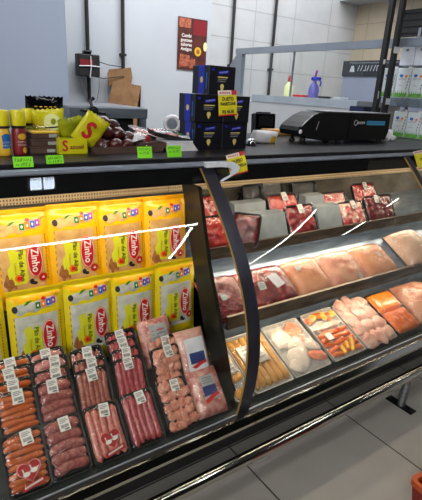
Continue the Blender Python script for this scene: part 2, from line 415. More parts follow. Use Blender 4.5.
# wall pipes
for k, (x, z0, z1) in enumerate(((1.62, 0, 3.4), (1.965, 0, 3.4), (3.25, 0, 3.4), (3.84, 0, 3.4))):
    p = MB(); p.tube([(0,0,z0),(0,0,z1)], .017, 'blackmatte', 10)
    for zz in (1.75, 2.6): p.box((-.028, -.02, zz), (.028, .028, zz+.02), 'blackmatte')
    o = put('wall_pipe', p, loc=(x, 4.372, 0))
    tag(o, ['thin dark pipe on the back wall running behind the small black box', 'dark vertical pipe on the back wall passing over brown cardboard',
            'dark vertical pipe right of the brown poster', 'dark vertical pipe running down behind the glass partition'][k], 'pipe')

# ------------------------------------------------------------------ display case modules
def case_module(x0, x1, label, left, strip_w, inner_post):
    t = thing('display_case', label, 'display case', (x0, 1.07, 0))
    def P(name, mb, par=None):
        if par is None: o = put(name, mb, t); o.location = (-x0, -1.07, 0)
        else: o = put(name, mb, par)
        return o
    e = .0015
    a, b = x0+e, x1-e
    # base
    m = MB(); m.prism([(1.075,.285),(1.155,.11),(1.9,.11),(1.9,.285)], a, b, 'kick'); P('base_panel', m)
    for fx in (a+.25, b-.25):
        m = MB(); m.lathe([(.0,0),(.03,0),(.032,.012),(.018,.02),(.018,.115)], 'blackmatte', 14, (fx, 1.3, 0)); P('foot', m)
    m = MB(); m.prism([(1.044,.286),(1.045,.297),(1.062,.318),(1.069,.320),(1.069,.278),(1.05,.278)], a, b, 'rail'); P('bottom_rail', m)
    m = MB(); m.box((a,1.070,.285),(b,1.103,.313),'blackmatte'); m.box((a,1.094,.3135),(b,1.098,.318),'trim'); P('glass_channel', m)
    # interior
    if left:
        m = MB(); m.prism([(1.105,.286),(1.105,.298),(1.15,.306),(1.25,.383),(1.38,.434),(1.52,.448),(1.538,.715),(1.66,.72),(1.66,.286)], a, b, 'deck'); P('stepped_deck', m)
    else:
        m = MB(); m.prism([(1.105,.286),(1.105,.294),(1.14,.298),(1.42,.423),(1.42,.286)], a, b, 'deck'); P('lower_deck', m)
        m = MB(); m.box((a,1.44,.29),(b,1.45,.60),'plate'); P('riser_panel', m)
        m = MB(); m.prism([(1.278,.578),(1.278,.588),(1.50,.726),(1.60,.735),(1.60,.85),(1.607,.85),(1.607,.722),(1.51,.712)], a, b, 'plate'); s1 = P('middle_shelf', m)
        m = MB(); m.box((a,1.262,.583),(b,1.277,.640),'lip'); P('shelf_lip', m, s1)
        m = MB(); m.prism([(1.454,.820),(1.454,.828),(1.788,.905),(1.788,.896)], a, b, 'plate'); s2 = P('upper_shelf', m)
        m = MB(); m.box((a,1.438,.818),(b,1.453,.868),'lip'); P('shelf_lip', m, s2)
        for (yy, zz, ss) in ((1.30,.574,s1),(1.47,.810,s2)):
            m = MB(); m.box((a+.02,yy,zz),(b-.02,yy+.016,zz+.006),'ledwarm'); P('shelf_light', m, ss)
    m = MB(); m.box((a,1.79,.285),(b,1.81,1.20),'inner'); bp = P('back_panel', m)
    m = MB(); m.box((a,1.758,1.042),(b,1.789,1.072),'grille'); m.box((a,1.752,1.072),(b,1.789,1.076),'steel'); m.box((a,1.752,1.038),(b,1.789,1.042),'steel'); P('air_grille', m)
    m = MB(); m.prism([(1.436,1.210),(1.405,1.152),(1.45,1.15),(1.80,1.185),(1.80,1.2145),(1.436,1.2145)], a, b, 'fascia'); P('canopy', m)
    m = MB(); m.box((a+.03,1.468,1.1525),(b-.03,1.484,1.158),'ledwarm'); P('canopy_light', m)
    # glass
    m = MB(); pr = gprof(.315, 1.203, 44); pi = gprof(.315, 1.203, 44, .006)
    m.band(pr, pi, a, b, 'glass'); P('front_glass', m)
    # joint strip at the right edge
    m = MB(); pr = gprof(.30, 1.203, 40, -.007); pi = gprof(.30, 1.203, 40, -.0005)
    xs = x1-strip_w
    m.band(pr, pi, xs, xs+strip_w, 'strip')
    js = P('joint_strip', m)
    m = MB(); pr = gprof(.30, 1.203, 40, -.0072); pi = gprof(.30, 1.203, 40, .0)
    m.band(pr, pi, xs-.0025, xs, 'edge'); P('strip_edge', m, js)
    if inner_post:
        m = MB(); L = [(1.587,1.125),(1.469,.796),(1.373,.563),(1.284,.397),(1.187,.298)]; Rr = [(1.143,.309),(1.193,.45),(1.256,.597),(1.363,.834),(1.461,1.125)]
        m.prism(L+Rr, .967, .983, 'post_in'); P('divider_post', m)
    return t
case_module(-.45, 1.006, 'glass fronted display case on the left, filled with yellow bread bags and sausage trays', True, .056, True)
case_module(1.006, 2.287, 'glass display case right of the dark joint strip, with three levels of meat', False, .04, False)
case_module(2.287, 3.6, 'display case cut off by the right edge, past the narrow joint strip', False, .04, False)

t = thing('worktop', 'long dark counter top with silver front edge carried on top of the display cases', 'counter', (0, 1.43, 1.216))
m = MB(); m.prism([(.0115,0),(.0115,.0135),(.001,.0135),(.001,.026),(.004,.029),(.85,.029),(.85,0)], -.45, 3.6, 'counter'); put('slab', m, t)
m = MB(); m.prism([(0,-.007),(-.005,-.002),(-.005,.008),(.0,.013),(.011,.013),(.011,-.007)], -.45, 3.6, 'trim'); put('front_trim', m, t)
# hinge bracket at the joint
t2 = thing('hinge_bracket', 'bright bent metal bracket hanging under the counter edge beside the dark joint strip', 'bracket', (1.0, 1.40, 1.2))
m = MB()
pts = [(-.06, 1.0), (.02, 1.0), (.075, .9), (.10, .55), (.095, .1), (.06, -.25), (.035, -.45)]
pr = [(p[0], p[1]*.045-.012) for p in pts]; pin = [(p[0]*.78-.008, p[1]*.045*.86-.024) for p in pts]
m.band(pr, pin, -.022, -.006, 'bracket', 'Y'); put('bent_plate', m, t2)

# bumper rail
t = thing('bumper_rail', 'round steel bumper rail on short posts along the floor in front of the case', 'rail', (0, 1.0, 0))
m = MB(); m.tube([(-.6,0,.19),(3.6,0,.19)], .0245, 'rail', 24); put('rail_tube', m, t)
for x in (.1, 1.99, 3.5):
    m = MB(); m.tube([(x,.012,0.0),(x,.008,.17)], .019, 'steel', 12); p = put('rail_post', m, t)
    m = MB(); m.rbox((x-.025,-.06,0),(x+.025,.09,.006),'kick',.002); put('foot_plate', m, p)
    for yy in (-.045, .075):
        m = MB(); m.lathe([(0,.012),(.006,.012),(.007,.005)], 'blackmatte', 8, (x, yy, 0)); put('bolt', m, p)

# ------------------------------------------------------------------ bread bags
BW, BH = .188, .348
def bag_h(x, y):
    u = min(1, abs(x)/(BW/2-.006)); v = min(1, abs(y-BH/2)/(BH/2-.022))
    return .022*(max(0, 1-u**3.0)**.55)*(max(0, 1-v**5)**.55) + .0016*noise.noise(Vector((x*30, y*26, 1))) + .0014*noise.noise(Vector((x*16+3, y*70, 4)))
def make_bag_meshes(kind):
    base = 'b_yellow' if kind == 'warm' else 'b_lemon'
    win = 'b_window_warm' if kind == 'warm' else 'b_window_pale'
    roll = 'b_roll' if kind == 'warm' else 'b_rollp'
    film = MB()
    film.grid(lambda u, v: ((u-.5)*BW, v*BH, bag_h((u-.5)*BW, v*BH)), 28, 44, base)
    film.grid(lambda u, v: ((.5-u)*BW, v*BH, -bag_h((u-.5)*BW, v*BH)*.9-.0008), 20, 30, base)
    for k in range(9):   # crimp ridges on the top and bottom seals
        for yb in (.004, BH-.018):
            y = yb+k*.0016
            film.box((-BW/2+.002, y, .0006), (BW/2-.002, y+.0007, .0017), base)
    def on(e): return lambda x, y, z=0: (x, y, bag_h(x, y)+e+z)
    pr = MB()
    X = lambda f: (f-.5)*BW
    Y = lambda f: BH*(1-f)      # fraction from the top
    # orange-yellow top band (solid film), clear window with bread below
    if kind != 'warm': flat(pr, rect(X(.02), Y(.12), X(.98), Y(.055), 8), on(.0006), 'b_yellow', 4)
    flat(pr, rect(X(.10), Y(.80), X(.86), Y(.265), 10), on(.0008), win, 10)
    Y0 = Y; Y = lambda f: Y0(f-.085)
    X0 = X; X = lambda f: X0(f-.03)
    # roll
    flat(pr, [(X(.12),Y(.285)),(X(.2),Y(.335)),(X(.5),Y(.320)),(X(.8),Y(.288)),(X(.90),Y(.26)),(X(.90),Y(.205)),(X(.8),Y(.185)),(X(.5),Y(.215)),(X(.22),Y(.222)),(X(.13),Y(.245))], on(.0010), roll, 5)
    flat(pr, ell(X(.15), Y(.268), .009, .012), on(.0016), 'ink', 2)
    flat(pr, [(X(.30),Y(.235)),(X(.36),Y(.232)),(X(.46),Y(.195)),(X(.37),Y(.20))], on(.0018), 'b_green', 1)
    for i, (f, c) in enumerate(((.55,'b_green'),(.645,'b_orange'),(.74,'b_blue'),(.83,'b_purple'))):
        flat(pr, rect(X(f-.042), Y(.287-i*.008), X(f+.042), Y(.222-i*.008), 3), on(.0018), c, 2)
        flat(pr, ell(X(f), Y(.255-i*.008), .003, .005, 8), on(.0024), 'white', 1)
    flat(pr, ell(X(.66), Y(.195), .008, .006, 10), on(.0018), 'b_red', 1)
    for a in (-.6, 0, .6):
        flat(pr, [(X(.90),Y(.21)),(X(.90)+.016*math.sin(a)-.002,Y(.21)+.016*math.cos(a)),(X(.90)+.016*math.sin(a)+.002,Y(.21)+.016*math.cos(a)-.001)], on(.0018), 'b_brown', 1)
    Y = Y0; X = lambda f: X0(f-.06)
    # lime patch with the product name running down
    flat(pr, [(X(.30),Y(.40)),(X(.36),Y(.375)),(X(.55),Y(.38)),(X(.60),Y(.42)),(X(.60),Y(.70)),(X(.56),Y(.74)),(X(.36),Y(.74)),(X(.26),Y(.68)),(X(.26),Y(.58)),(X(.32),Y(.52))], on(.0016), 'b_lime', 5)
    Y = lambda f: Y0(f*.84+.005); X = lambda f: X0(f-.03)
    # garlic bread picture, tomato, olives, badge
    flat(pr, [(X(.14),Y(.86)),(X(.20),Y(.74)),(X(.30),Y(.73)),(X(.36),Y(.80)),(X(.36),Y(.92)),(X(.22),Y(.95))], on(.0014), 'b_brown', 4)
    flat(pr, ell(X(.41), Y(.80), .014, .014), on(.0022), 'b_orange', 3)
    flat(pr, ell(X(.41), Y(.80), .007, .007, 10), on(.0028), 'b_red', 1)
    flat(pr, ell(X(.63), Y(.86), .008, .010, 12), on(.0022), 'ink', 2)
    flat(pr, ell(X(.68), Y(.885), .009, .006, 12), on(.0022), 'ink', 2)
    flat(pr, ell(X(.84), Y(.83), .015, .015), on(.0022), 'b_red', 3)
    flat(pr, [(X(.84)-.006,Y(.84)),(X(.84)+.006,Y(.845)),(X(.84)+.002,Y(.81))], on(.0029), 'white', 1)
    flat(pr, rect(X(.40), Y(.945), X(.72), Y(.91), 4), on(.0018), 'white' if kind != 'warm' else 'b_window_warm', 2)
    Y = Y0; X = X0
    for k in range(14):   # small print columns near both edges
        y0 = .27+k*.034
        flat(pr, rect(X(.905), Y(y0+.02), X(.925), Y(y0)), on(.0016), 'b_brown', 1)
        if k % 2 == 0: flat(pr, rect(X(.085), Y(y0+.03), X(.10), Y(y0)), on(.0016), 'b_brown', 1)
    # oval badge and lettering
    lg = MB()
    cx, cy = X(.685), Y(.515)
    flat(lg, ell(cx, cy, .0265, .062, 28), on(.0024), 'b_orange', 5)
    flat(lg, ell(cx, cy, .0248, .0585, 28), on(.0030), 'white', 5)
    flat(lg, ell(cx, cy, .0232, .0565, 28), on(.0036), 'b_red', 5)
    ltr = MB()
    def down(px, py, e): return lambda x, y, z=0: (px+y, py-x, bag_h(px+y, py-x)+e+z)
    text(ltr, 'Zinho', .036, down(cx, cy, .0044), 'white', .98, .0006)
    tx = MB()
    text(tx, 'Pão de Alho', .0225, down(X(.445), Y(.55), .0026), 'ink', 1.0, .0003)
    text(tx, 'Tradicional', .0095, down(X(.335), Y(.575), .0026), 'b_brown', 1.0)
    return [(n, mb.mesh(n)) for n, mb in (('film', film), ('print', pr), ('logo', lg), ('lettering', tx))], ltr.mesh('logo_lettering')
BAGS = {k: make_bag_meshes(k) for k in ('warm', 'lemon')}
def bag(kind, x, y, z, tilt, rz, label, group):
    parts, lt = BAGS[kind]
    t = thing('bread_bag', label, 'bread bag', (x, y, z), (R(tilt), 0, R(rz)), group)
    for n, me in parts:
        o = put(n, me, t)
        if n == 'logo': put('logo_lettering', lt, o)
    return t
GB1 = 'yellow garlic bread bags in the rear row'; GB2 = 'yellow garlic bread bags in the front row'
for k, (x, rz, dz, lab) in enumerate(((.325,1,-.002,'yellow garlic bread bag at the left end of the rear row'), (.512,-1,.002,'second yellow garlic bread bag from the left in the rear row'),
        (.698,1,.0,'third yellow garlic bread bag from the left in the rear row'), (.886,-1,.0,'yellow garlic bread bag at the right end of the rear row'))):
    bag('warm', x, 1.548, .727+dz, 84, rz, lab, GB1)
for k, (x, rz, dz, lab) in enumerate(((.145,1,-.004,'lemon yellow garlic bread bag cut off by the left edge of the photo, front row'), (.342,-1,.004,'lemon yellow garlic bread bag standing behind the orange and thick sausage trays, front row'),
        (.532,1,.008,'third lemon yellow garlic bread bag from the left in the front row'), (.714,-1,.005,'second lemon yellow garlic bread bag from the right in the front row'),
        (.902,.5,.012,'lemon yellow garlic bread bag at the right end of the front row'))):
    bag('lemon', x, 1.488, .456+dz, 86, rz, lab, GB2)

# ------------------------------------------------------------------ tray packs
def rr_loop(w, l, r, z, n=5, y0=0, cx=0):
    pts = []
    for (x, y, a) in ((w/2-r, r, -90), (w/2-r, l-r, 0), (-w/2+r, l-r, 90), (-w/2+r, r, 180)):
        for i in range(n+1):
            q = R(a+90*i/n); pts.append((cx+x+r*math.cos(q), y0+y+r*math.sin(q), z))
    return pts
def tray_mesh(w, l, d=.022, mat='tray_black', r=.016):
    m = MB(); loops = [rr_loop(w-.016, l-.016, r, -d, y0=.008), rr_loop(w-.004, l-.004, r, -.004, y0=.002), rr_loop(w, l, r, -.002), rr_loop(w, l, r, 0),
                       rr_loop(w-.010, l-.010, r, -.001, y0=.005), rr_loop(w-.022, l-.022, r, -d+.004, y0=.011)]
    n = len(loops[0]); vs = [p for L in loops for p in L]; fs = []
    for k in range(len(loops)-1):
        for i in range(n): fs.append((k*n+i, k*n+(i+1) % n, (k+1)*n+(i+1) % n, (k+1)*n+i))
    fs.append(tuple(range(n))[::-1]); fs.append(tuple(range((len(loops)-1)*n, len(loops)*n)))
    m.add(vs, fs, mat); return m
def film_mesh(w, l, h=.016, mat='film'):
    m = MB()
    def f(u, v):
        x = (u-.5)*w; y = v*l
        a = max(0, 1-abs(2*u-1)**4)**.5*max(0, 1-abs(2*v-1)**4)**.5
        return (x*.995, l*.0025+y*.995, .001+h*a+.0012*a*noise.noise(Vector((x*50, y*50, 2))))
    m.grid(f, 20, 26, mat); return m
def label_mesh():
    m = MB(); m.box((-.017,-.022,0),(.017,.022,.0008),'label')
    on = lambda x, y, z=0: (x, y, .0011)
    for k, (y, wd) in enumerate(((.015,.011),(.010,.013),(.005,.009))): flat(m, rect(-.013, y-.0012, -.013+wd*2, y+.0012), on, 'ink_grey')
    x = -.012
    rnd = random.Random(3)
    while x < .012:
        wv = rnd.choice((.0008,.0014,.002)); flat(m, rect(x, -.012, x+wv, -.002), on, 'ink'); x += wv+.0012
    flat(m, rect(-.002,-.019,.013,-.015), on, 'ink')
    return m
ME = {}
def cached(key, fn):
    if key not in ME: ME[key] = fn().mesh(key.split(':')[0])
    return ME[key]
def heart_mesh():
    m = MB()
    def hp(s, z): 
        pts = []
        for i in range(36):
            a = 2*PI*i/36
            pts.append((s*16*math.sin(a)**3/16, s*(13*math.cos(a)-5*math.cos(2*a)-2*math.cos(3*a)-math.cos(4*a))/16))
        return pts
    flat(m, hp(.026, 0), lambda x, y, z=0: (x, y, .0006), 'heart_rim', 2)
    flat(m, hp(.0238, 0), lambda x, y, z=0: (x, y, .0011), 'heart', 2)
    def bird(ox, oy, s, fl):
        on = lambda x, y, z=0: (ox+fl*x*s, oy+y*s, .0016)
        flat(m, ell(.0005, -.0045, .0078, .0052, 14), on, 'white', 1)
        flat(m, [(.0065,-.004),(.0125,-.0015),(.0115,.0005),(.005,-.002)], on, 'white', 1)
        flat(m, [(-.0055,-.004),(-.0025,-.003),(-.0035,.006),(-.0055,.006)], on, 'white', 1)
        flat(m, [(-.0062,.0055),(-.0035,.0055),(-.003,.0078),(-.0048,.009),(-.0065,.0078)], on, 'white', 1)
        flat(m, [(-.006,.0078),(-.0092,.0066),(-.006,.0062)], on, 'b_orange', 1)
    bird(-.0085, -.001, 1.0, 1); bird(.0085, .002, 1.0, 1)
    flat(m, [(-.026,-.038),(.024,-.034),(.026,-.023),(-.024,-.027)], lambda x, y, z=0: (x, y, .0007), 'heart', 1)
    for k in range(9):
        x = -.019+k*.0045
        flat(m, rect(x, -.0335+k*.0004, x+.003, -.029+k*.0004), lambda x, y, z=0: (x, y, .0013), 'white')
    return m
def saus_mesh(length, r, bend, mat, seed=0, tip=.35):
    m = MB(); n = 16; pts = []; rad = []
    for i in range(n+1):
        t = i/n; s = 2*t-1
        pts.append(((t-.5)*length, bend*(1-s*s)+.0012*math.sin(seed*2+t*7), 0))
        e = min(t, 1-t)*length
        q = min(1, e/(r*1.1)); rad.append(max(r*tip*.4, r*math.sqrt(max(0, 1-(1-q)**2)))*(1+.05*math.sin(seed+9*t)))
    m.tube(pts, rad, mat, 12); return m
def pack(kind, loc, tilt, rz, label, cat, group=None, w=.122, l=.176, lab=True, heart=False, tray='tray_black', labpos=None, few=False, name='meat_tray', film='film', flab=0):
    t = thing(name, label, cat, loc, (R(tilt), 0, R(rz)), group)
    put('tray', cached(f'tray:{w}{l}{tray}', lambda: tray_mesh(w, l, mat=tray)), t)
    rnd = random.Random(hash(label) % 1000 if False else sum(map(ord, label)))
    topz = .016
    if kind in ('s_orange', 's_thick', 's_pale'):
        n, r, bend = {'s_orange': (8, .0098, .003), 's_thick': (5, .0172, .012), 's_pale': (6, .0145, .008)}[kind]
        pitch = (l-.03)/n
        for k in range(n):
            if few and k < n-4: continue
            v = k % 3
            me = cached(f'sausage:{kind}{w}{v}', lambda: saus_mesh(w-.014, r, bend, kind, v))
            put('sausage', me, t, (rnd.uniform(-.003,.003), .015+pitch*(k+.5)-bend*.5, -.004), (rnd.uniform(0,.3), 0, R(rnd.uniform(-2,2))))
    elif kind in ('s_salmon', 's_brown', 's_red'):
        n = 6 if kind == 's_brown' else 5; pitch = (w-.020)/n; r = pitch*.56
        for k in range(n):
            v = k % 3
            me = cached(f'sausage:{kind}{l}{v}', lambda: saus_mesh(l-.018-.006*v, r, .004, kind, v))
            put('sausage', me, t, (-w/2+.010+pitch*(k+.5), l/2-.004*(k in (0, n-1)), -.003), (0, 0, R(90+rnd.uniform(-2,2))))
    elif kind in ('chicken', 'chicken_pale', 'pork', 'beef', 'beefred', 'beefdark', 'ground', 'pinkmeat'):
        if kind == 'chicken':
            for k in range(20):
                gx, gyy = k % 4, k//4
                v = k % 4
                me = cached(f'chicken_piece:{v}', lambda: MB().blob((0,0,0), (.022,.016,.013), 'chicken', .5, 1.5, v, 3))
                put('chicken_piece', me, t, (-w/2+.024+gx*(w-.048)/3+rnd.uniform(-.005,.005), .024+gyy*(l-.048)/4+rnd.uniform(-.006,.006), rnd.uniform(-.004,.003)), (rnd.uniform(-.4,.4), rnd.uniform(-.4,.4), rnd.uniform(0, 6.3)))
        else:
            amp = {'ground': .004, 'pork': .006, 'pinkmeat': .004}.get(kind, .005)
            def slab():
                m = MB()
                def f(u, v):
                    x = (u-.5)*(w-.012); y = .006+v*(l-.012)
                    a = max(0, 1-abs(2*u-1)**6)**.4*max(0, 1-abs(2*v-1)**6)**.4
                    return (x, y, -.016+.026*a+amp*a*noise.noise(Vector((x*38, y*38, len(kind))))*1.6)
                m.grid(f, 26, 30, kind)
                m.grid(lambda u, v: ((u-.5)*(w-.012), .006+v*(l-.012), -.0165), 2, 2, kind); return m
            put('meat', cached(f'meat:{kind}{w}{l}', slab), t)
    put('film', cached(f'film:{w}{l}{film}', lambda: film_mesh(w, l, topz, film)), t)
    if lab:
        lx, ly = labpos or (rnd.uniform(-.008,.008), l-.026)
        put('label', cached('label:', label_mesh), t, (lx, ly, .0185 if ly < l-.02 else .014), (R(-6), 0, R(rnd.uniform(-6,6)+flab)))
    if heart: put('heart_sticker', cached('heart_sticker:', heart_mesh), t, (.002, .066, .0195), (0, 0, R(6)), (1.35, 1.35, 1))
    return t

cols = [(.205,'s_orange','orange sausages','leftmost'), (.331,'s_thick','thick curved sausages','second'), (.463,'s_salmon','thin salmon sausages','third'),
        (.597,'s_red','red sausages','fourth'), (.740,'chicken','chicken pieces','fifth')]
rearT = [(1.325,.5525),(1.361,.571),(1.3985,.592),(1.432,.606)]
ordw = ['second','third','fourth','rearmost']
for ci, (x, kind, what, place) in enumerate(cols):
    heart = kind in ('s_orange', 's_salmon')
    rz = [1.5, 0, 1.0, 0.5, -1][ci]
    pack(kind, (x, 1.123, .320), 47.5, -rz, f'front tray of {what} in the {place} tray column' + (', with heart sticker' if heart else ''), 'meat tray', w=.126, l=.186, heart=heart,
         labpos=(.004 if ci != 0 else .012, .160))
    rk = {'s_salmon': 's_brown'}.get(kind, kind)
    n = [4, 4, 3, 4, 2][ci]
    rw = {'s_brown': 'speckled brown sausages'}.get(rk, what)
    for k in range(n):
        ty, tz = rearT[k]
        if ci == 4: ty, tz = [(1.325,.553),(1.362,.572)][k]
        dx = [.006,.004,.002,.004,.004][ci]*k + [.012,.008,.004,.008,.012][ci]
        pack('s_pale' if rk == 's_thick' and k > 1 else rk, (x+dx+random.uniform(-.004,.004), ty-.176*.5, tz-.176*.866), 60, random.uniform(-2,2), f'{rw} tray, {"rearmost" if k == n-1 else ordw[k] + " from the front"} in the {place} tray column', 'meat tray', w=.120,
             labpos=(random.uniform(-.012,.012), .156))
# clear packs of pink chicken at the right of the stacks
def soft_pack(name, label, cat, loc, tilt, rz, w, l, h, mat, art, group=None, amp=.004, fr=28, film='film', shapep=3.0):
    t = thing(name, label, cat, loc, (R(tilt), 0, R(rz)), group)
    seed = sum(map(ord, label)) % 50
    def hh(x, y):
        u = min(1, abs(2*x/w)); v = min(1, abs(2*(y-l/2)/l))
        a = max(0, 1-u**shapep)**.5*max(0, 1-v**(shapep+1))**.5
        return a*(h+amp*noise.noise(Vector((x*fr, y*fr, seed)))+amp*.4*noise.noise(Vector((x*fr*3, y*fr*3, seed+4))))
    m = MB()
    m.grid(lambda u, v: ((u-.5)*w, v*l, hh((u-.5)*w, v*l)), 30, 30, mat)
    m.grid(lambda u, v: ((u-.5)*w, v*l, -.001), 2, 2, mat)
    put('meat', m, t)
    if film:
        m = MB(); m.grid(lambda u, v: ((u-.5)*(w+.004), -.002+v*(l+.004), hh((u-.5)*w, v*l)+.002+.0015*noise.noise(Vector((u*9, v*9, seed)))), 26, 26, film); put('film', m, t)
    if art: art(t, lambda e: (lambda x, y, z=0: (x, y, hh(x, y)+e+z)))
    return t
def chick_art(t, on):
    m = MB()
    flat(m, rect(-.028, .055, .03, .148, 5), on(.0035), 'packgrey', 5)
    flat(m, rect(-.028, .072, .03, .108, 4), on(.0045), 'packblue', 4)
    flat(m, [(-.03,.058),(-.015,.066),(.005,.074),(.032,.078),(.036,.068),(.012,.062),(-.012,.050),(-.028,.046)], on(.0055), 'b_red', 2)
    for k in range(3): flat(m, rect(-.022, .118+k*.009, .022, .121+k*.009), on(.0045), 'ink_grey')
    put('front_label', m, t)
def chick_art2(t, on):
    m = MB()
    flat(m, rect(-.04, .04, .045, .165, 5), on(.0035), 'packwhite', 5)
    flat(m, rect(-.030, .066, .036, .108, 4), on(.0045), 'packblue', 4)
    flat(m, [(-.028,.054),(-.012,.062),(.006,.068),(.036,.072),(.04,.062),(.012,.056),(-.012,.046)], on(.0055), 'b_red', 2)
    put('front_label', m, t)
soft_pack('chicken_pack', 'pink chicken pack with grey and navy label lying in front beside the divider post', 'chicken pack', (.868, 1.13, .323), 45, -3, .132, .18, .034, 'pinkmeat', chick_art)
soft_pack('chicken_pack', 'chicken pack with white and blue label, behind the navy label pack', 'chicken pack', (.872, 1.255, .405), 60, -2, .128, .20, .03, 'chicken_pale', chick_art2)
def pale_art(t, on):
    m = MB(); flat(m, rect(-.035, .085, .04, .165, 5), on(.0035), 'packgrey', 4)
    for k in range(4): flat(m, rect(-.028, .098+k*.014, .03, .102+k*.014), on(.0045), 'b_red' if k == 3 else 'ink_grey')
    put('front_label', m, t)
soft_pack('chicken_pack', 'pink chicken pack with grey label, behind the chicken trays of the fifth column', 'chicken pack', (.752, 1.335, .462), 64, 2, .135, .185, .03, 'pinkmeat', pale_art)

# ------------------------------------------------------------------ right case: middle shelf packs
def sq_label(dx, dy, sz=.02, two=False):
    def art(t, on):
        m = MB(); flat(m, rect(dx-sz, dy-sz*1.1, dx+sz, dy+sz*1.1, 3), on(.0045), 'label', 2)
        for k in range(3): flat(m, rect(dx-sz*.7, dy-sz*.6+k*sz*.55, dx+sz*.7, dy-sz*.4+k*sz*.55), on(.0052), 'ink_grey')
        put('price_label', m, t)
        if two:
            m = MB(); flat(m, [(dx+.07,dy-.03),(dx+.125,dy-.015),(dx+.11,dy+.05),(dx+.055,dy+.04)], on(.0045), 'packwhite', 3)
            put('paper_label', m, t)
    return art
TM = 31.5
z0m, y0m = .600, 1.290
mids = [(.972,1.166,'ground','dark red minced beef pack on the middle shelf, partly behind the dark joint strip', sq_label(-.03,.09,.012)),
        (1.170,1.452,'beef','large marbled beef pack with two white labels on the middle shelf', sq_label(-.06,.10,.017,True)),
        (1.458,1.676,'skin','smooth tan pork pack next to the large marbled beef pack', sq_label(-.06,.15,.012)),
        (1.682,1.936,'skinpink','pink creased pork pack in the middle of the middle shelf', sq_label(.05,.03,.012)),
        (1.942,2.20,'skin','tan pork pack at the right end of the row on the middle shelf', sq_label(.02,.12,.012))]
for (xa, xb, mt, lab, art) in mids:
    soft_pack('meat_pack', lab, 'meat pack', ((xa+xb)/2, y0m, z0m), TM, random.uniform(-1,1), xb-xa, .215, .045, mt, art, amp=.005 if mt != 'skin' else .003, fr=22)
soft_pack('meat_pack', 'pale rounded pork pack at the right edge on the middle shelf', 'meat pack', (2.44, y0m, z0m), TM, 3, .27, .25, .075, 'skinwhite', None, amp=.004, fr=12)

# upper shelf packs (steep trays in front of the grey steps)
def upack(kind, x, y, w, l, tilt, label, tray='tray_black', lab=True, rz=0, labpos=None):
    z = .828+(y-1.454)*.2305+.021*math.cos(R(tilt))+.001
    return pack(kind, (x, y, z), tilt, rz, label, 'meat tray', w=w, l=l, tray=tray, lab=lab, labpos=labpos, name='meat_tray')
upack('beefred', 1.115, 1.475, .17, .15, 62, 'red beef tray behind the joint strip on the upper shelf', rz=-3, lab=False)
upack('beefdark', 1.225, 1.47, .13, .15, 68, 'dark tray turned edge-on just right of the joint strip on the upper shelf', rz=-50, lab=False)
upack('beefred', 1.155, 1.585, .17, .19, 66, 'orange red meat tray standing at the back behind the joint strip, upper shelf', lab=False)
upack('tray', 1.49, 1.70, .15, .165, 74, 'black tray at the back left of the bright red beef tray, upper shelf', lab=False, rz=4)
upack('tray', 1.625, 1.715, .17, .17, 74, 'black tray at the very back behind the bright red beef tray', lab=False)
upack('beefred', 1.59, 1.565, .20, .17, 62, 'bright red beef tray behind the dark red beef tray on the upper shelf', labpos=(.0,.150))
upack('beef', 1.615, 1.468, .195, .155, 61, 'dark red labelled beef tray in front of the bright red one, upper shelf', labpos=(-.01,.130))
upack('tray', 1.86, 1.71, .19, .155, 74, 'low black tray at the back in the middle of the upper shelf', lab=False)
upack('pork', 1.965, 1.56, .19, .155, 60, 'pink fatty pork tray behind another one on the upper shelf', lab=False)
upack('pork', 2.0, 1.468, .20, .14, 58, 'pink fatty pork tray in front, with white label, on the upper shelf', labpos=(-.0,.115))
upack('beefred', 2.235, 1.565, .20, .185, 62, 'red beef tray with a white label standing behind the darkest beef tray', labpos=(-.01,.160))
upack('beefdark', 2.235, 1.468, .245, .155, 61, 'darkest beef tray at the right end of the upper shelf', labpos=(-.04,.130))
for (xa, xb, lb) in ((1.262, 1.505, 'grey two step riser left of the red beef trays on the upper shelf'), (1.722, 1.895, 'grey two step riser between beef and pork trays on the upper shelf')):
    t = thing('step_riser', lb, 'riser', ((xa+xb)/2, 1.47, .832))
    w2 = (xb-xa)/2
    m = MB(); m.prism([(0,.002),(.05,.125),(.10,.130),(.10,.026)], -w2, w2, 'step'); put('front_step', m, t)
    m = MB(); m.prism([(.102,.027),(.13,.165),(.175,.17),(.175,.044)], -w2, w2*.55, 'step'); put('rear_step', m, t)

# number written on the back panel
m = MB(); text(m, '21', .062, lambda x, y, z=0: (x, 0, y), 'ink', 1.0, .002)
put('handwritten_number', m, None, (1.452, 1.7885, .975))
o = bpy.data.objects['handwritten_number']; tag(o, 'black number 21 written on the inner back panel above the upper shelf', 'number')
m = MB(); m.rbox((-.07,-.006,-.016),(.07,0,.016),'blackmatte',.005)
tag(put('air_slot', m, None, (1.49, 1.789, .905)), 'dark oblong slot in the back panel under the number 21', 'slot')

# ------------------------------------------------------------------ right case: lower deck packs
TL = 24.3
def lower(xa, xb, label, cat, tray, l=.285, name='meat_tray'):
    w = round(xb-xa-.008, 3)
    t = thing(name, label, cat, ((xa+xb)/2, 1.14, .327), (R(TL), 0, 0))
    if tray: put('tray', tray_mesh(w, l, .024, tray, .012), t)
    return t, w, l
def add_film(t, w, l, h=.02, mat='film'): put('film', film_mesh(w, l, h, mat), t)
rnd = random.Random(5)
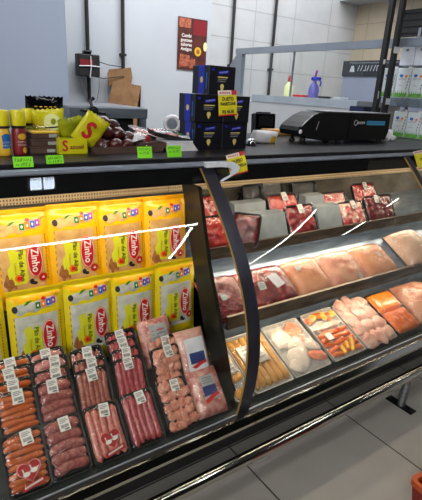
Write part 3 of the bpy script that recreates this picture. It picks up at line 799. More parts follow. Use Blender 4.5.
# bread sticks + nuggets
t, w, l = lower(.985, 1.085, 'pack of golden nuggets on the lower deck behind the joint strip', 'frozen pack', 'tray_white', name='nugget_tray')
for k in range(12):
    me = cached(f'nugget:{k%3}', lambda: MB().blob((0,0,0), (.02,.016,.011), 'nugget', .3, 1.5, k % 3, 3))
    put('nugget', me, t, (-w/2+.024+(k % 3)*(w-.048)/2, .03+(k//3)*.068, -.004+rnd.uniform(0,.006)), (0,0,rnd.uniform(0,6)))
add_film(t, w, l); put('label', cached('label:', label_mesh), t, (.005, .14, .0205))
t, w, l = lower(1.085, 1.305, 'tray of brown bread sticks under a grey printed label, lower deck', 'bread tray', 'tray_white', name='bread_stick_tray')
for k in range(6):
    me = cached(f'bread_stick:{k%2}', lambda: saus_mesh(l-.03, .0165, .002, 'bread', k % 2, .8))
    put('bread_stick', me, t, (-w/2+.022+k*(w-.044)/5, l/2, -.003), (0,0,R(90)))
add_film(t, w, l)
m = MB(); m.grid(lambda u, v: (-.085+u*.13, .115+v*.10, .0215+.004*math.sin(u*PI)*math.sin(v*PI)), 8, 8, 'foil')
for k in range(4): flat(m, rect(-.07, .135+k*.018, .03-.012*k, .139+k*.018), lambda x, y, z=0: (x, y, .0275), 'ink_grey')
put('paper_label', m, t)
# clear bag of pale fillets
t, w, l = lower(1.308, 1.545, 'clear printed bag of pale fillets with some orange pieces, lower deck', 'fillet bag', 'tray_white', name='fillet_tray')
for k, (x, y, rx, ry, mt) in enumerate(((-.05,.20,.055,.06,'fish'),(.04,.22,.06,.045,'carrot'),(-.02,.09,.07,.055,'fish'),(.07,.13,.03,.06,'fish'),(.075,.06,.028,.05,'marinated'),(-.07,.05,.04,.04,'fish'),(.05,.16,.035,.03,'marinated'),(.0,.15,.05,.05,'fish'))):
    put('fillet', MB().blob((0,0,0), (rx, ry, .016), mt, .3, 1.3, k+20, 3), t, (x, y, 0), (0,0,.3*k))
add_film(t, w, l, .024, 'film_white')
# sausages and vegetables
t, w, l = lower(1.565, 1.795, 'tray of red orange sausages and yellow pieces, lower deck next to the pale chicken', 'sausage tray', 'tray_white')
for r_, (n0, y0) in enumerate(((7, .035),)):
    for row in range(3):
        for k in range(5):
            v = (k+row) % 3
            me = cached(f'sausage:low{v}', lambda: saus_mesh(.07, .0125, .003, 's_short', v))  if False else cached(f'sausage:low{v}', lambda: saus_mesh(.072, .0125, .003, 'marinated', v))
            put('sausage', me, t, (-w/2+.042+row*(w-.084)/2, .028+k*.029, -.001+rnd.uniform(-.002,.003)), (0,0,R(rnd.uniform(-10,14))))
for k, (x, y, a) in enumerate(((.01,.05,60),(-.03,.035,75),(.055,.06,65),(.03,.03,50))):
    put('yellow_piece', cached('yellow_piece:', lambda: saus_mesh(.05, .010, .004, 'yellowveg', 1, .5)), t, (x, y, .012), (0,0,R(a)))
for k in range(6):
    mt = 'carrot' if k % 2 == 0 else 'yellowveg'
    put('vegetable_piece', cached(f'vegetable_piece:{mt}', lambda: MB().blob((0,0,0), (.026,.018,.014), mt, .35, 1.5, k, 3)), t, (-w/2+.03+k*(w-.06)/5, .245+rnd.uniform(-.012,.01), 0), (0,0,rnd.uniform(0,6)))
m = MB(); m.blob((0,.185,.0), (w*.42,.018,.014), 'fish', .35, 2, 9, 3); put('pale_strip', m, t)
m = MB(); m.grid(lambda u, v: (-w/2+.03+u*.04, .10+v*.04, .0235), 2, 2, 'label'); put('label', m, t)
add_film(t, w, l)
# pale chicken
t, w, l = lower(1.80, 2.055, 'tray of pale pink chicken breasts on the lower deck', 'chicken tray', 'tray_white')
for k in range(12):
    v = k % 4
    me = cached(f'chicken_breast:{v}', lambda: MB().blob((0,0,0), (.050,.043,.018), 'chicken_pale', .5, 1.2, v+3, 3))
    put('chicken_breast', me, t, (-w/2+.054+(k % 3)*(w-.108)/2, .040+(k//3)*.072, -.002+rnd.uniform(-.002,.004)), (0,rnd.uniform(-.1,.1),rnd.uniform(0,6)))
add_film(t, w, l, .022)
# orange slab and marinated meat
t, w, l = lower(2.065, 2.285, 'bright orange cheese and marinated meat pack at the right end of the lower deck', 'orange pack', 'tray_black')
m = MB(); m.grid(lambda u, v: ((u-.5)*(w-.016), .15+v*(l-.16), -.01+.03*(max(0, 1-abs(2*u-1)**8)**.4)*(max(0, 1-abs(2*v-1)**8)**.4)), 16, 12, 'cheese'); put('orange_slab', m, t)
m = MB(); m.grid(lambda u, v: ((u-.5)*(w-.016), .008+v*.14, -.012+(.03+.009*noise.noise(Vector((u*7, v*5, 3))))*(max(0, 1-abs(2*u-1)**8)**.4)*(max(0, 1-abs(2*v-1)**8)**.4)), 24, 18, 'marinated'); put('marinated_meat', m, t)
add_film(t, w, l, .026)
soft_pack('meat_pack', 'pink orange pack at the right edge of the photo on the lower deck', 'meat pack', (2.44, 1.16, .318), TL, -4, .26, .27, .06, 'skinpink', None, amp=.008, fr=16)

# ------------------------------------------------------------------ tags and price cards
def squiggle(m, x0, x1, y, h, on, seed, mat='ink'):
    r_ = random.Random(seed); x = x0
    while x < x1:
        k = r_.random(); w_ = h*.5
        if k < .4: flat(m, rect(x, y, x+h*.16, y+h), on, mat); flat(m, rect(x, y+h*.8, x+w_, y+h), on, mat)
        elif k < .7: flat(m, [(x,y),(x+h*.18,y),(x+w_,y+h),(x+w_-h*.18,y+h)], on, mat)
        else: flat(m, rect(x, y, x+w_, y+h*.2), on, mat); flat(m, rect(x+w_-h*.16, y, x+w_, y+h), on, mat)
        x += w_+h*.22
ZC = 1.245
TAGW = ('green price tag under the spice bottles', 'green price tag under the stack of flat packs and the yellow box', 'green price tag at the cardboard tray of meat packs', 'green price tag in front of the white plastic stand')
for k, (xa, xb, z0, z1) in enumerate(((.293,.349,1.236,1.267),(.387,.441,1.243,1.269),(.706,.760,1.256,1.285),(.822,.883,1.258,1.287))):
    wv, hv = xb-xa, z1-z0
    t = thing('price_tag', TAGW[k], 'price tag', ((xa+xb)/2, 1.4255 if k < 2 else 1.452, z0 if k < 2 else 1.246), (R(-12), 0, R((-3,5,-4,2)[k])), 'green shelf tags on the counter edge')
    m = MB(); m.box((-wv/2,-.001,0),(wv/2,.001,hv+(0 if k < 2 else z0-1.246)),'tag_green'); put('card', m, t)
    up = 0 if k < 2 else z0-1.246
    m = MB(); on = lambda x, y, z=0: (x, -.0014, y+up)
    squiggle(m, -wv*.40, wv*.38, hv*.56, hv*.26, on, k+1); squiggle(m, -wv*.12, wv*.34, hv*.12, hv*.30, on, k+9); flat(m, rect(-wv*.38, hv*.2, -wv*.22, hv*.26), on, 'ink'); put('handwriting', m, t)
def price_card(label, loc, rot, w, h, lines, curl=.0, red=True):
    t = thing('price_card', label, 'price card', loc, rot)
    fy = lambda x, z: -curl*math.sin(max(0, min(1, 1-z/h))*PI*.9)*(.6+.4*x/w)
    m = MB(); m.grid(lambda u, v: ((u-.5)*w, fy((u-.5)*w, v*h), v*h), 8, 10, 'tag_yellow'); m.grid(lambda u, v: ((u-.5)*w, fy((u-.5)*w, v*h)+.0012, v*h), 8, 10, 'tag_yellow'); put('card', m, t)
    on = lambda e: (lambda x, y, z=0: (x, fy(x, y)-e-z, y))
    m = MB(); flat(m, rect(-w/2, h*.82, w/2, h, 6), on(.0008), 'white', 2); flat(m, rect(w*.22, h*.82, w/2, h, 4), on(.0014), 'tag_red', 2); flat(m, rect(-w/2, 0, w/2, h*.06, 6), on(.0008), 'tag_red', 2)
    for k in range(6): flat(m, rect(-w*.42+k*w*.1, h*.87, -w*.36+k*w*.1, h*.95), on(.0014), 'tag_red')
    put('printed_header', m, t)
    m = MB()
    for (s, y, sz) in lines: text(m, s, h*sz, (lambda yy: lambda a, b, z=0: on(.0018)(a, yy+b, z))(h*y), 'ink', .9, .0006)
    put('handwriting', m, t)
    return t
price_card('yellow price card clipped to the front of the stacked dark boxes', (1.207, 1.621, 1.385), (R(-4), R(-4), R(3)), .098, .102, (('DUETO',.66,.2),('PANETONE',.47,.17),('R$ 45,90',.16,.19)), .005)
price_card('yellow price card hanging from the counter edge beside the metal bracket', (1.112, 1.395, 1.180), (R(-14), R(-10), R(2)), .086, .082, (('QUEIJO',.62,.22),('MUSSARELA',.38,.2)), .008)
price_card('yellow price card on the front of the case at the far right edge', (2.395, 1.385, 1.15), (R(-26), R(-6), 0), .13, .10, (('OFERTA',.5,.2),), .006)

# ------------------------------------------------------------------ goods on the counter
def bottle(x, y, lab, body, front, blue=False):
    t = thing('spice_bottle', lab, 'spice bottle', (x, y, ZC))
    m = MB(); m.lathe([(0,0),(.020,0),(.0225,.003),(.0225,.078),(.019,.086),(.019,.09)], body, 24); put('bottle_body', m, t)
    m = MB(); m.lathe([(.0228,.006),(.0231,.008),(.0231,.072),(.0228,.074)], front, 24)
    f = lambda r_: (lambda a, b, z=0: ((r_+z)*math.sin(a), -(r_+z)*math.cos(a), b))
    flat(m, ell(.25, .060, .62, .010, 16), f(.0236), 'gold' if front == 'maroon' else 'bluelab', 3)
    if blue: flat(m, rect(-.3, .024, .9, .058, 6), f(.0235), 'bluelab', 3)
    for k in range(2): squiggle(m, -.4, .9, .040-k*.010, .006, f(.0239), k+3, 'white')
    flat(m, ell(.5, .016, .35, .010, 10), f(.0236), 'gold', 2)
    put('wrap_label', m, t)
    m = MB(); m.lathe([(.0215,.086),(.0235,.088),(.0235,.094)], 'blackmatte', 24); put('seal_ring', m, t)
    m = MB(); m.lathe([(.0235,.094),(.0238,.096),(.0238,.135),(.021,.142),(0,.143)], 'cap', 28); put('screw_cap', m, t)
bottle(.308, 1.62, 'yellow capped spice bottle with a blue label at the left edge of the photo', 'gold', 'gold', True)
bottle(.360, 1.63, 'yellow capped spice bottle with a maroon label', 'maroon', 'maroon')
bottle(.418, 1.735, 'yellow capped spice bottle half hidden behind the maroon one', 'pouchgreen', 'gold')
for k in range(3):
    t = thing('flat_pack', ('bottom flat dark pack of the stack beside the spice bottles', 'middle flat dark pack of the stack beside the spice bottles', 'top flat pack with a clear lid in the stack beside the spice bottles')[k], 'flat pack', (.435+.003*k, 1.66, ZC+.025*k), (0,0,R(3*k-2)))
    m = MB(); m.rbox((-.042,-.035,0),(.042,.035,.020),'carddark',.003); put('pack_body', m, t)
    m = MB(); m.rbox((-.044,-.037,.018),(.044,.037,.0245),('carddark','carddark','gold')[k],.002); put('lid', m, t)
    m = MB(); m.box((.012,-.0375,.005),(.040,-.0362,.016),'packgrey'); put('label', m, t)
m = MB(); m.blob((.432,1.655,ZC+.079),(.036,.03,.014),'film',.25,2,2,3); tag(put('plastic_wrap', m), 'crumpled clear plastic wrap on top of the flat pack stack', 'plastic wrap')
def pouch(name, label, cat, loc, rot, w, h, th, mat, art=None, zig=True):
    t = thing(name, label, cat, loc, rot)
    hh = lambda x, z: th*max(0, 1-abs(2*x/w)**2.5)**.5*max(0, 1-abs(2*z/h-1)**3)**.5+.004*noise.noise(Vector((x*30, z*30, len(label))))
    top = lambda x: .006*abs(((x*60) % 1)-.5)*2 if zig else 0
    m = MB()
    m.grid(lambda u, v: ((u-.5)*w, -hh((u-.5)*w, v*h)-.001, v*h+(top((u-.5)*w) if v == 1 else 0)), 22, 18, mat)
    m.grid(lambda u, v: ((u-.5)*w, hh((u-.5)*w, v*h)+.001, v*h+(top((u-.5)*w) if v == 1 else 0)), 22, 18, mat)
    put('pouch_film', m, t)
    if art:
        m = MB(); art(m, lambda e: (lambda x, y, z=0: (x, -hh(x, y)-.001-e-z, y))); put('print', m, t)
    return t
def art_black(m, on):
    flat(m, rect(-.045, .112, .045, .136, 5), on(.001), 'gold', 3); text(m, 'Temperos', .020, (lambda x, y, z=0: on(.002)(x, y+.124, z)), 'ink', .95, .0004)
    for k in range(5): flat(m, rect(-.04+k*.017, .150, -.03+k*.017, .153), on(.001), 'gold')
pouch('seasoning_pouch', 'black seasoning pouch with gold print standing at the back behind the yellow pouches', 'seasoning pouch', (.483, 1.775, ZC), (R(6), 0, R(4)), .135, .182, .014, 'black', art_black)
def art_em(m, on):
    flat(m, ell(.008, .075, .030, .030, 24), on(.001), 'palegreen', 3); flat(m, ell(.012, .078, .009, .011, 12), on(.002), 'pouchgreen', 2); flat(m, rect(-.02,.056,.03,.061,3), on(.002), 'ink', 1)
pouch('seasoning_pouch', 'lemon yellow pouch with a pale round emblem in front of the black pouch', 'seasoning pouch', (.487, 1.722, ZC+.028), (R(10), R(-4), R(-3)), .11, .115, .016, 'pouch', art_em)
pouch('seasoning_pouch', 'crumpled lime green pouch lying over the flat packs', 'seasoning pouch', (.548, 1.665, ZC+.058), (R(30), R(-14), R(-4)), .085, .072, .018, 'pouchgreen', None)
def art_S(m, on):
    text(m, 'S', .085, (lambda x, y, z=0: on(.002)(x-.012, y+.052, z)), 'tag_red', .9, .003)
pouch('seasoning_pouch', 'yellow pouch with a big red letter S leaning on the yellow box', 'seasoning pouch', (.570, 1.628, ZC+.036), (R(20), R(30), R(6)), .096, .110, .016, 'pouch', art_S)
t = thing('seasoning_box', 'low yellow box with red S lettering at the counter edge', 'seasoning box', (.531, 1.60, ZC), (0, 0, R(2)))
m = MB(); m.rbox((-.051,0,0),(.051,.05,.053),'pouch',.002); put('carton', m, t)
m = MB(); text(m, 'S', .050, lambda x, y, z=0: (x-.030, -.0012-z, y+.027), 'tag_red', .9, .0014); text(m, 'azonil', .021, lambda x, y, z=0: (x+.012, -.0012-z, y+.024), 'maroon', 1, .0005); put('lettering', m, t)
# cardboard tray of dark red round sausages
def card_tray(label, x0, x1, y0, y1, h, mat):
    t = thing('cardboard_tray', label, 'cardboard tray', ((x0+x1)/2, y0, ZC))
    w, d = (x1-x0)/2, y1-y0
    m = MB(); m.box((-w,0,0),(w,d,.003),mat); put('tray_floor', m, t)
    m = MB(); m.box((-w,0,.003),(w,.003,h),mat); put('front_wall', m, t)
    m = MB(); m.box((-w,d-.003,.003),(w,d,h),mat); put('rear_wall', m, t)
    for s in (-1, 1):
        m = MB(); m.box((s*w-.0015*(1+s),.003,.003),(s*w+.0015*(1-s),d-.003,h),mat); put('side_wall', m, t)
card_tray('low brown cardboard tray holding the dark red round sausages', .605, .778, 1.583, 1.76, .024, 'carddark')
sal = cached('casing:', lambda: MB().blob((0,0,0), (.030,.025,.024), 'salami', .18, 1.6, 4, 3))
tie = cached('tie:', lambda: MB().lathe([(.0,.0),(.004,.001),(.003,.008),(.006,.012)], 'packgrey', 8))
spots = [(.640,1.615,.028),(.690,1.612,.028),(.738,1.615,.027),(.640,1.665,.03),(.690,1.662,.03),(.742,1.668,.028),(.64,1.72,.03),(.69,1.72,.03),(.742,1.722,.028),
         (.625,1.64,.072),(.668,1.638,.070),(.715,1.645,.066),(.756,1.65,.05),(.63,1.69,.074),(.68,1.692,.074),(.73,1.695,.066),
         (.628,1.665,.108),(.668,1.668,.104),(.65,1.71,.106),(.705,1.675,.092)]
for k, (x, y, z) in enumerate(spots):
    t = thing('round_sausage', 'dark red round sausage in the pile on the low cardboard tray', 'sausage', (x, y, ZC+z-.0), (random.uniform(-.4,.4), random.uniform(-.4,.4), random.uniform(0,6)), 'dark red round sausages in the cardboard tray')
    put('casing', sal, t); put('tie', tie, t, (.022,0,.004), (0, R(80), 0))
# tray of meat packs
card_tray('brown cardboard tray with small wrapped packs, between the sausages and the white stand', .785, .90, 1.60, 1.74, .035, 'carddark')
for k, (x, y, z, mt, lb) in enumerate(((.815,1.63,.005,'carddark','brown wrapped pack lying in the second cardboard tray'),(.868,1.64,.005,'carddark','dark wrapped pack beside the white tag stand in the second tray'),
        (.835,1.69,.034,'pork','pink and white wrapped pack on top in the second cardboard tray'),(.80,1.655,.036,'packwhite','white paper wrapped pack at the left of the second tray'))):
    t = thing('wrapped_pack', lb, 'wrapped pack', (x, y, ZC+z), (R((4,3,12,-10)[k]), R((5,-6,14,-16)[k]), R((4,-8,20,-12)[k])))
    m = MB(); m.grid(lambda u, v: ((u-.5)*.055, (v-.5)*.08, .028*max(0,1-abs(2*u-1)**4)**.5*max(0,1-abs(2*v-1)**4)**.5), 14, 14, mt); m.grid(lambda u, v: ((u-.5)*.055, (v-.5)*.08, 0), 2, 2, mt); put('wrapped_food', m, t)
    m = MB(); m.grid(lambda u, v: ((u-.5)*.058, (v-.5)*.083, .002+.029*max(0,1-abs(2*u-1)**4)**.5*max(0,1-abs(2*v-1)**4)**.5), 12, 12, 'film'); put('film', m, t)
# white stand with a tilted meat tray on it
t = thing('tag_stand', 'white sloping plastic stand with a green tag in front, beside the dark boxes', 'stand', (.965, 1.60, ZC))
m = MB(); m.prism([(-.085,0),(.085,0),(.055,.036),(-.05,.036)], 0, .11, 'packwhite', 'Y'); put('stand_body', m, t)
m = MB(); m.box((-.052,-.002,.034),(.057,.112,.040),'lilac'); put('top_plate', m, t)
t = thing('meat_tray', 'shallow black tray with white and red wrapped packs tilted on the white stand', 'meat tray', (.945, 1.605, ZC+.058), (R(4), R(10), R(-6)))
put('tray', tray_mesh(.17, .12, .018), t)
for k in range(6):
    mt = ('packwhite','pork','packwhite','beefred','packwhite','b_green')[k]
    m = MB(); m.rbox((-.022,-.016,0),(.022,.016,.012),mt,.004); put('wrapped_piece', m, t, (-.055+(k % 3)*.054, .035+(k//3)*.05, -.008), (0,R(-8),R((-12,10,5,20,-15,8)[k])))
put('film', film_mesh(.17,.12,.012), t)
t = thing('meat_tray', 'white topped wrapped tray sloping behind the second cardboard tray', 'meat tray', (.895, 1.74, ZC+.05), (R(5), R(16), R(-10)))
put('tray', tray_mesh(.14, .10, .018), t)
m = MB(); m.grid(lambda u, v: ((u-.5)*.128, .006+v*.088, .008*math.sin(u*PI)*math.sin(v*PI)), 10, 8, 'pork'); put('meat', m, t); put('film', film_mesh(.14,.10,.012,'film_white'), t)
for zz in (0,):
    t = thing('tray_rest', 'dark plastic box supporting the white topped tray behind the cardboard trays', 'box', (.89, 1.80, ZC))
    m = MB(); m.rbox((-.05,-.04,0),(.05,.04,.026),'blackmatte',.004); put('body', m, t); m = MB(); m.rbox((-.052,-.042,.022),(.052,.042,.028),'kick',.002); put('lid', m, t)
# tape dispenser
t = thing('tape_dispenser', 'white and black ring shaped tape dispenser behind the wrapped trays', 'tape dispenser', (1.27, 2.2, ZC), (0,0,R(-30)))
m = MB(); m.rbox((-.07,-.025,0),(.06,.025,.025),'blackmatte',.006); put('base', m, t)
m = MB()
m.grid(lambda u, v: ((.036+.012*math.cos(2*PI*v))*math.cos(2*PI*u), .014*math.sin(2*PI*v), .058+(.036+.012*math.cos(2*PI*v))*math.sin(2*PI*u)), 24, 10, 'packwhite'); put('tape_roll', m, t)
m = MB(); m.tube([(0,-.016,.058),(0,.016,.058)], .026, 'steel_grey', 16); put('hub', m, t)

# dark boxes
def dbox(x0, y0, z0, w, d, h, label):
    t = thing('gift_box', label, 'box', (x0+w/2, y0, z0), (0,0,0), 'dark boxes stacked on the counter')
    m = MB(); m.rbox((-w/2,0,0),(w/2,d,h),'box_navy',.0015,1); put('carton', m, t)
    m = MB(); fr = lambda x, y, z=0: (x, -.0008-z, y)
    flat(m, [(-w*.16,h*.70),(w*.22,h*.76),(w*.24,h*.87),(-w*.14,h*.82)], fr, 'box_blue'); squiggle(m, -w*.12, w*.18, h*.76, h*.05, lambda x, y, z=0: (x, -.0014, y+x*.15), 3, 'packwhite')
    for k in range(3): flat(m, rect(-w*.18, h*(.60-k*.07), w*(.20-.04*k), h*(.635-k*.07)), fr, 'ink_grey' if k else 'box_gold')
    flat(m, [(.0,h*.12),(w*.045,h*.20),(w*.075,h*.30),(w*.05,h*.37),(.0,h*.39),(-w*.05,h*.37),(-w*.075,h*.30),(-w*.045,h*.20)], fr, 'box_gold', 1)
    flat(m, [(-w*.42,h*.84),(-w*.34,h*.80),(-w*.30,h*.88),(-w*.38,h*.93)], fr, 'box_blue')
    put('front_print', m, t)
    m = MB(); sd = lambda x, y, z=0: (-w/2-.0008-z, x, y)
    flat(m, rect(d*.25, 0, d*.62, h), sd, 'box_blue'); flat(m, ell(d*.42, h*.5, d*.09, h*.11, 12), lambda x, y, z=0: (-w/2-.0015, x, y), 'box_gold'); flat(m, rect(d*.10, h*.2, d*.16, h*.75), sd, 'bluelab')
    put('side_print', m, t)
bw, bh, bd = .140, .110, .125
dbox(1.050, 1.63, ZC, bw, bd, bh, 'dark box with blue label, bottom left of the stack')
dbox(1.192, 1.632, ZC, bw-.004, bd, bh, 'dark box with blue label, bottom right of the stack')
dbox(1.044, 1.63, ZC+bh+.001, bw, bd, bh, 'dark box with blue label, middle left of the stack')
dbox(1.188, 1.628, ZC+bh+.001, bw, bd, bh, 'dark box behind the yellow price card, middle right of the stack')
dbox(1.108, 1.632, ZC+2*bh+.002, bw-.006, bd, bh+.002, 'dark box with blue label alone on top of the stack')

# bell, packet, roll, black speaker box
t = thing('desk_bell', 'small silver desk bell next to the dark boxes', 'bell', (1.428, 1.72, ZC))
m = MB(); m.lathe([(0,0),(.026,0),(.026,.006),(.018,.008)], 'blackmatte', 20); put('base', m, t)
m = MB(); m.lathe([(.024,.010),(.0235,.016),(.019,.026),(.010,.032),(.0,.034)], 'steel_bright', 24); put('dome', m, t)
m = MB(); m.lathe([(.003,.033),(.003,.038),(.005,.04),(0,.042)], 'steel', 10); put('button', m, t)
def art_pk(m, on):
    flat(m, ell(.045, .03, .022, .020, 14), on(.001), 'gold', 2); None
pouch('snack_bag', 'small white printed snack bag lying next to the desk bell', 'snack bag', (1.575, 1.81, ZC), (R(20), R(3), R(-2)), .165, .065, .026, 'packwhite', art_pk, False)
t = thing('paper_roll', 'beige rolled paper lying behind the small white bag', 'paper roll', (2.0, 2.10, ZC+.022), (0,0,R(-16)))
m = MB(); m.tube([(-.15,0,0),(.15,0,0)], .021, 'bread', 16); put('paper', m, t)
m = MB(); m.tube([(.149,0,0),(.153,0,0)], .012, 'blackmatte', 12); put('core', m, t)
t = thing('card_terminal', 'small black upright box standing behind the small white bag', 'box', (1.90, 2.18, ZC), (R(-6), 0, R(-8)))
m = MB(); m.rbox((-.07,-.03,0),(.07,.03,.125),'black',.006); put('housing', m, t)
m = MB(); m.rbox((-.05,-.0315,.05),(.05,-.0295,.11),'kick',.001); put('screen', m, t)
m = MB(); m.rbox((-.045,-.01,.124),(.045,.02,.134),'blackmatte',.003); put('handle', m, t)

# counter machine
t = thing('counter_machine', 'large black counter machine with a slanted nose and a cyan sticker', 'machine', (1.76, 1.75, ZC))
m = MB(); m.prism([(0,.066),(.010,.085),(.04,.108),(.095,.140),(.15,.158),(.77,.166),(.775,.06),(.755,.014),(.20,.012),(.04,.040),(.012,.040)], 0, .14, 'black_cover', 'Y'); hs = put('housing', m, t)
m = MB(); m.box((.20,-.004,.163),(.775,.145,.168),'steel'); put('top_edge', m, t)
m = MB(); m.tube([(.02,-.003,.085),(.05,-.003,.110),(.10,-.003,.142)], .003, 'steel', 8); put('nose_trim', m, t)
m = MB(); m.lathe([(0,-.010),(.008,-.006),(.010,.006),(.005,.014),(0,.014)], 'packwhite', 14, (.018,-.003,.058)); put('clasp', m, t)
m = MB(); m.box((.405,-.004,.020),(.412,0,.160),'kick'); put('cover_seam', m, t)
m = MB(); m.box((.555,-.003,.098),(.725,-.0005,.122),'cyan')
for k in range(6): m.box((.565+k*.026,-.0035,.106),(.580+k*.026,-.0028,.114),'bluelab')
put('sticker', m, t)
m = MB(); m.grid(lambda u, v: (.455+(.014+.0025*math.cos(2*PI*v))*math.cos(2*PI*u), -.002+.002*math.sin(2*PI*v), .110+(.014+.0025*math.cos(2*PI*v))*math.sin(2*PI*u)), 20, 8, 'packgrey')
for k in range(4): m.box((.476+k*.016,-.003,.104),(.487+k*.016,-.0005,.117),'packgrey')
put('emblem', m, t)
m = MB(); m.tube([(.135,-.004,.07),(.138,-.006,.09),(.148,-.004,.115)], .003, 'ink_grey', 8); put('side_pull', m, t)
m = MB(); m.lathe([(0,0),(.012,0),(.016,.010),(.016,.022),(.010,.032),(.005,.036),(.005,.045)], 'blackmatte', 14, (.075, .03, 0)); put('foot', m, t)
for (x, y) in ((.075,.11),(.72,.02),(.72,.11),(.35,.02),(.35,.11)):
    m = MB(); m.lathe([(0,0),(.016,0),(.018,.006),(.014,.014)] + ([(.006,.03),(.006,.036)] if x < .1 else []), 'blackmatte', 14, (x, y, 0)); put('foot', m, t)
m = MB(); m.blob((2.61,1.80,ZC+.030),(.030,.026,.036),'paper',.45,2.2,6,3); tag(put('crumpled_paper', m), 'crumpled white paper beside the right end of the black machine', 'paper')
m = MB(); m.blob((2.665,1.805,ZC+.016),(.022,.02,.017),'paper',.5,2.4,8,3); tag(put('crumpled_paper', m), 'smaller crumpled paper scrap right of the larger one', 'paper')
t = thing('navy_crate', 'dark navy crate standing behind the black machine by the milk cartons', 'crate', (2.905, 2.17, ZC))
m = MB(); m.box((-.10,0,0),(.10,.12,.004),'navyblue'); put('crate_floor', m, t)
for (a, b) in (((-.10,0,.004),(.10,.005,.19)),((-.10,.115,.004),(.10,.12,.19)),((-.10,.005,.004),(-.095,.115,.19)),((.095,.005,.004),(.10,.115,.19))):
    m = MB(); m.box(a, b, 'navyblue')
    if a[1] == 0 and b[1] == .005:
        for k in range(4): m.box((-.10,-.003,.03+k*.045),(.10,0,.036+k*.045),'box_navy')
    put('crate_wall', m, t)
# hanging posts
for k, (x, y) in enumerate(((2.83,2.09),(2.918,2.075))):
    t = thing('counter_post', ('left dark post rising from the counter behind the black machine', 'right dark post rising from the counter in front of the milk cartons')[k], 'post', (x, y, ZC))
    m = MB(); m.box((-.016,-.016,.004),(.016,.016,1.9),'blackmatte'); put('upright', m, t)
    m = MB(); m.rbox((-.026,-.026,0),(.026,.026,.006),'kick',.002); put('base_plate', m, t)
    if k == 1:
        m = MB(); m.box((-.035,-.019,.545),(.022,-.0165,.585),'packwhite'); put('note', m, t); m = MB(); m.box((-.026,-.019,.215),(.020,-.0165,.255),'packwhite'); put('note', m, t)
    else:
        m = MB(); m.box((-.016,-.019,.47),(.004,-.0165,.50),'packwhite'); m.box((-.017,-.019,.25),(-.006,-.0165,.30),'packgrey'); put('torn_sticker', m, t)

# milk cartons on a rack
t = thing('carton_rack', 'two tier rack holding the milk cartons at the right edge', 'rack', (3.0, 1.6, ZC))
for z in (.235,):
    m = MB(); m.rbox((.01,0,z-.03),(.30,.56,z+.03),'steel_grey',.003); put('shelf', m, t)
for (x, y) in ((.285,.01),(.285,.55)):
    m = MB(); m.box((x-.01,y-.01,0),(x+.01,y+.01,.75),'cabinet_grey'); put('upright', m, t)
def carton(x, y, z, label, h=.195, plain=False):
    t = thing('milk_carton', label, 'carton', (x, y, z), (0,0,0), 'white cartons on the rack')
    d, wv = .07, .052
    m = MB(); m.rbox((0,-wv,0),(d,wv,h),'carton' if not plain else 'lilac',.003,1); put('carton_body', m, t)
    m = MB(); fr = lambda a, b, z=0: (-.0009-z, -a, b)
    if not plain:
        flat(m, rect(-wv*.95, .004, wv*.95, .028), fr, 'grass')
        for k in range(6): flat(m, [(-wv*.9+k*.016,.026),(-wv*.9+k*.016+.010,.026),(-wv*.9+k*.016+.004,.046+.008*(k % 2))], fr, 'grass')
        flat(m, ell(-.018, h*.74, .014, .010, 14), fr, 'bluelab'); flat(m, ell(.02, h*.72, .009, .010, 12), fr, 'b_orange'); squiggle(m, -.036, .02, h*.6, .012, fr, 2, 'ink_grey'); squiggle(m, -.03, .0, h*.4, .008, fr, 5, 'ink_grey')
        for k in range(5): flat(m, [(.030+k*.003,h*.3+k*.02),(.036+k*.003,h*.3+k*.02),(.040+k*.003,h*.36+k*.02),(.034+k*.003,h*.36+k*.02)], fr, 'ink')
        put('print', m, t)
        m = MB(); m.tube([(.035,-.02,h),(.035,-.02,h+.012)], .014, 'packwhite', 14); put('cap', m, t)
    else:
        flat(m, ell(-.004, h*.62, .014, .009, 12), fr, 'ink_grey'); put('print', m, t)
for i, y in enumerate((2.01, 1.90, 1.79, 1.68)):
    nm = ('nearest the dark post', 'second from the dark post', 'third from the dark post', 'fourth from the dark post')[i]
    carton(3.02, y, ZC, f'white milk carton with grass print on the lower tier, {nm}', .175)
    carton(3.02, y+.03, ZC+.266, f'white milk carton with grass print on the upper tier, {nm}')
    carton(3.025, y+.035, ZC+.266+.210, f'plain white pack standing on the upper milk cartons, {nm}', .16, True)
carton(3.035, 2.165, ZC+.266, 'white carton standing half hidden behind the right dark post, upper tier')
# widen the shelf end under that one
# ------------------------------------------------------------------ glass partition cabinet
t = thing('glass_cabinet', 'long white service cabinet with a glass front and grey frame in the background', 'cabinet', (2.96, 2.35, 0))
PZ = lambda y: y-2.35
m = MB(); m.box((0,PZ(2.35),0),(.55,PZ(3.86),1.41),'cabinet'); put('cabinet_body', m, t)
m = MB(); m.box((-.006,PZ(2.35),1.411),(.55,PZ(3.60),1.472),'ledge'); put('ledge', m, t)
m = MB(); m.box((-.01,PZ(1.5),1.836),(.03,PZ(3.90),1.888),'cabinet_grey'); put('top_rail', m, t)
m = MB(); m.prism([(PZ(3.80),1.2),(PZ(3.80),1.836),(PZ(3.88),1.836),(PZ(3.98),1.74),(PZ(3.99),1.2)], -.01, .04, 'cabinet_grey'); put('end_post', m, t)
m = MB(); m.box((.008,PZ(2.35),1.474),(.014,PZ(3.80),1.836),'glass'); put('glass_pane', m, t)
m = MB(); m.box((.002,PZ(3.09),1.474),(.02,PZ(3.10),1.836),'cabinet_grey'); put('mullion', m, t)
m = MB(); m.box((-.008,PZ(2.77),1.29),(-.0005,PZ(2.83),1.31),'kick'); put('latch', m, t)
t = thing('spray_bottle', 'purple spray bottle with a blue trigger standing on the glass cabinet ledge', 'spray bottle', (3.2, 3.04, 1.474))
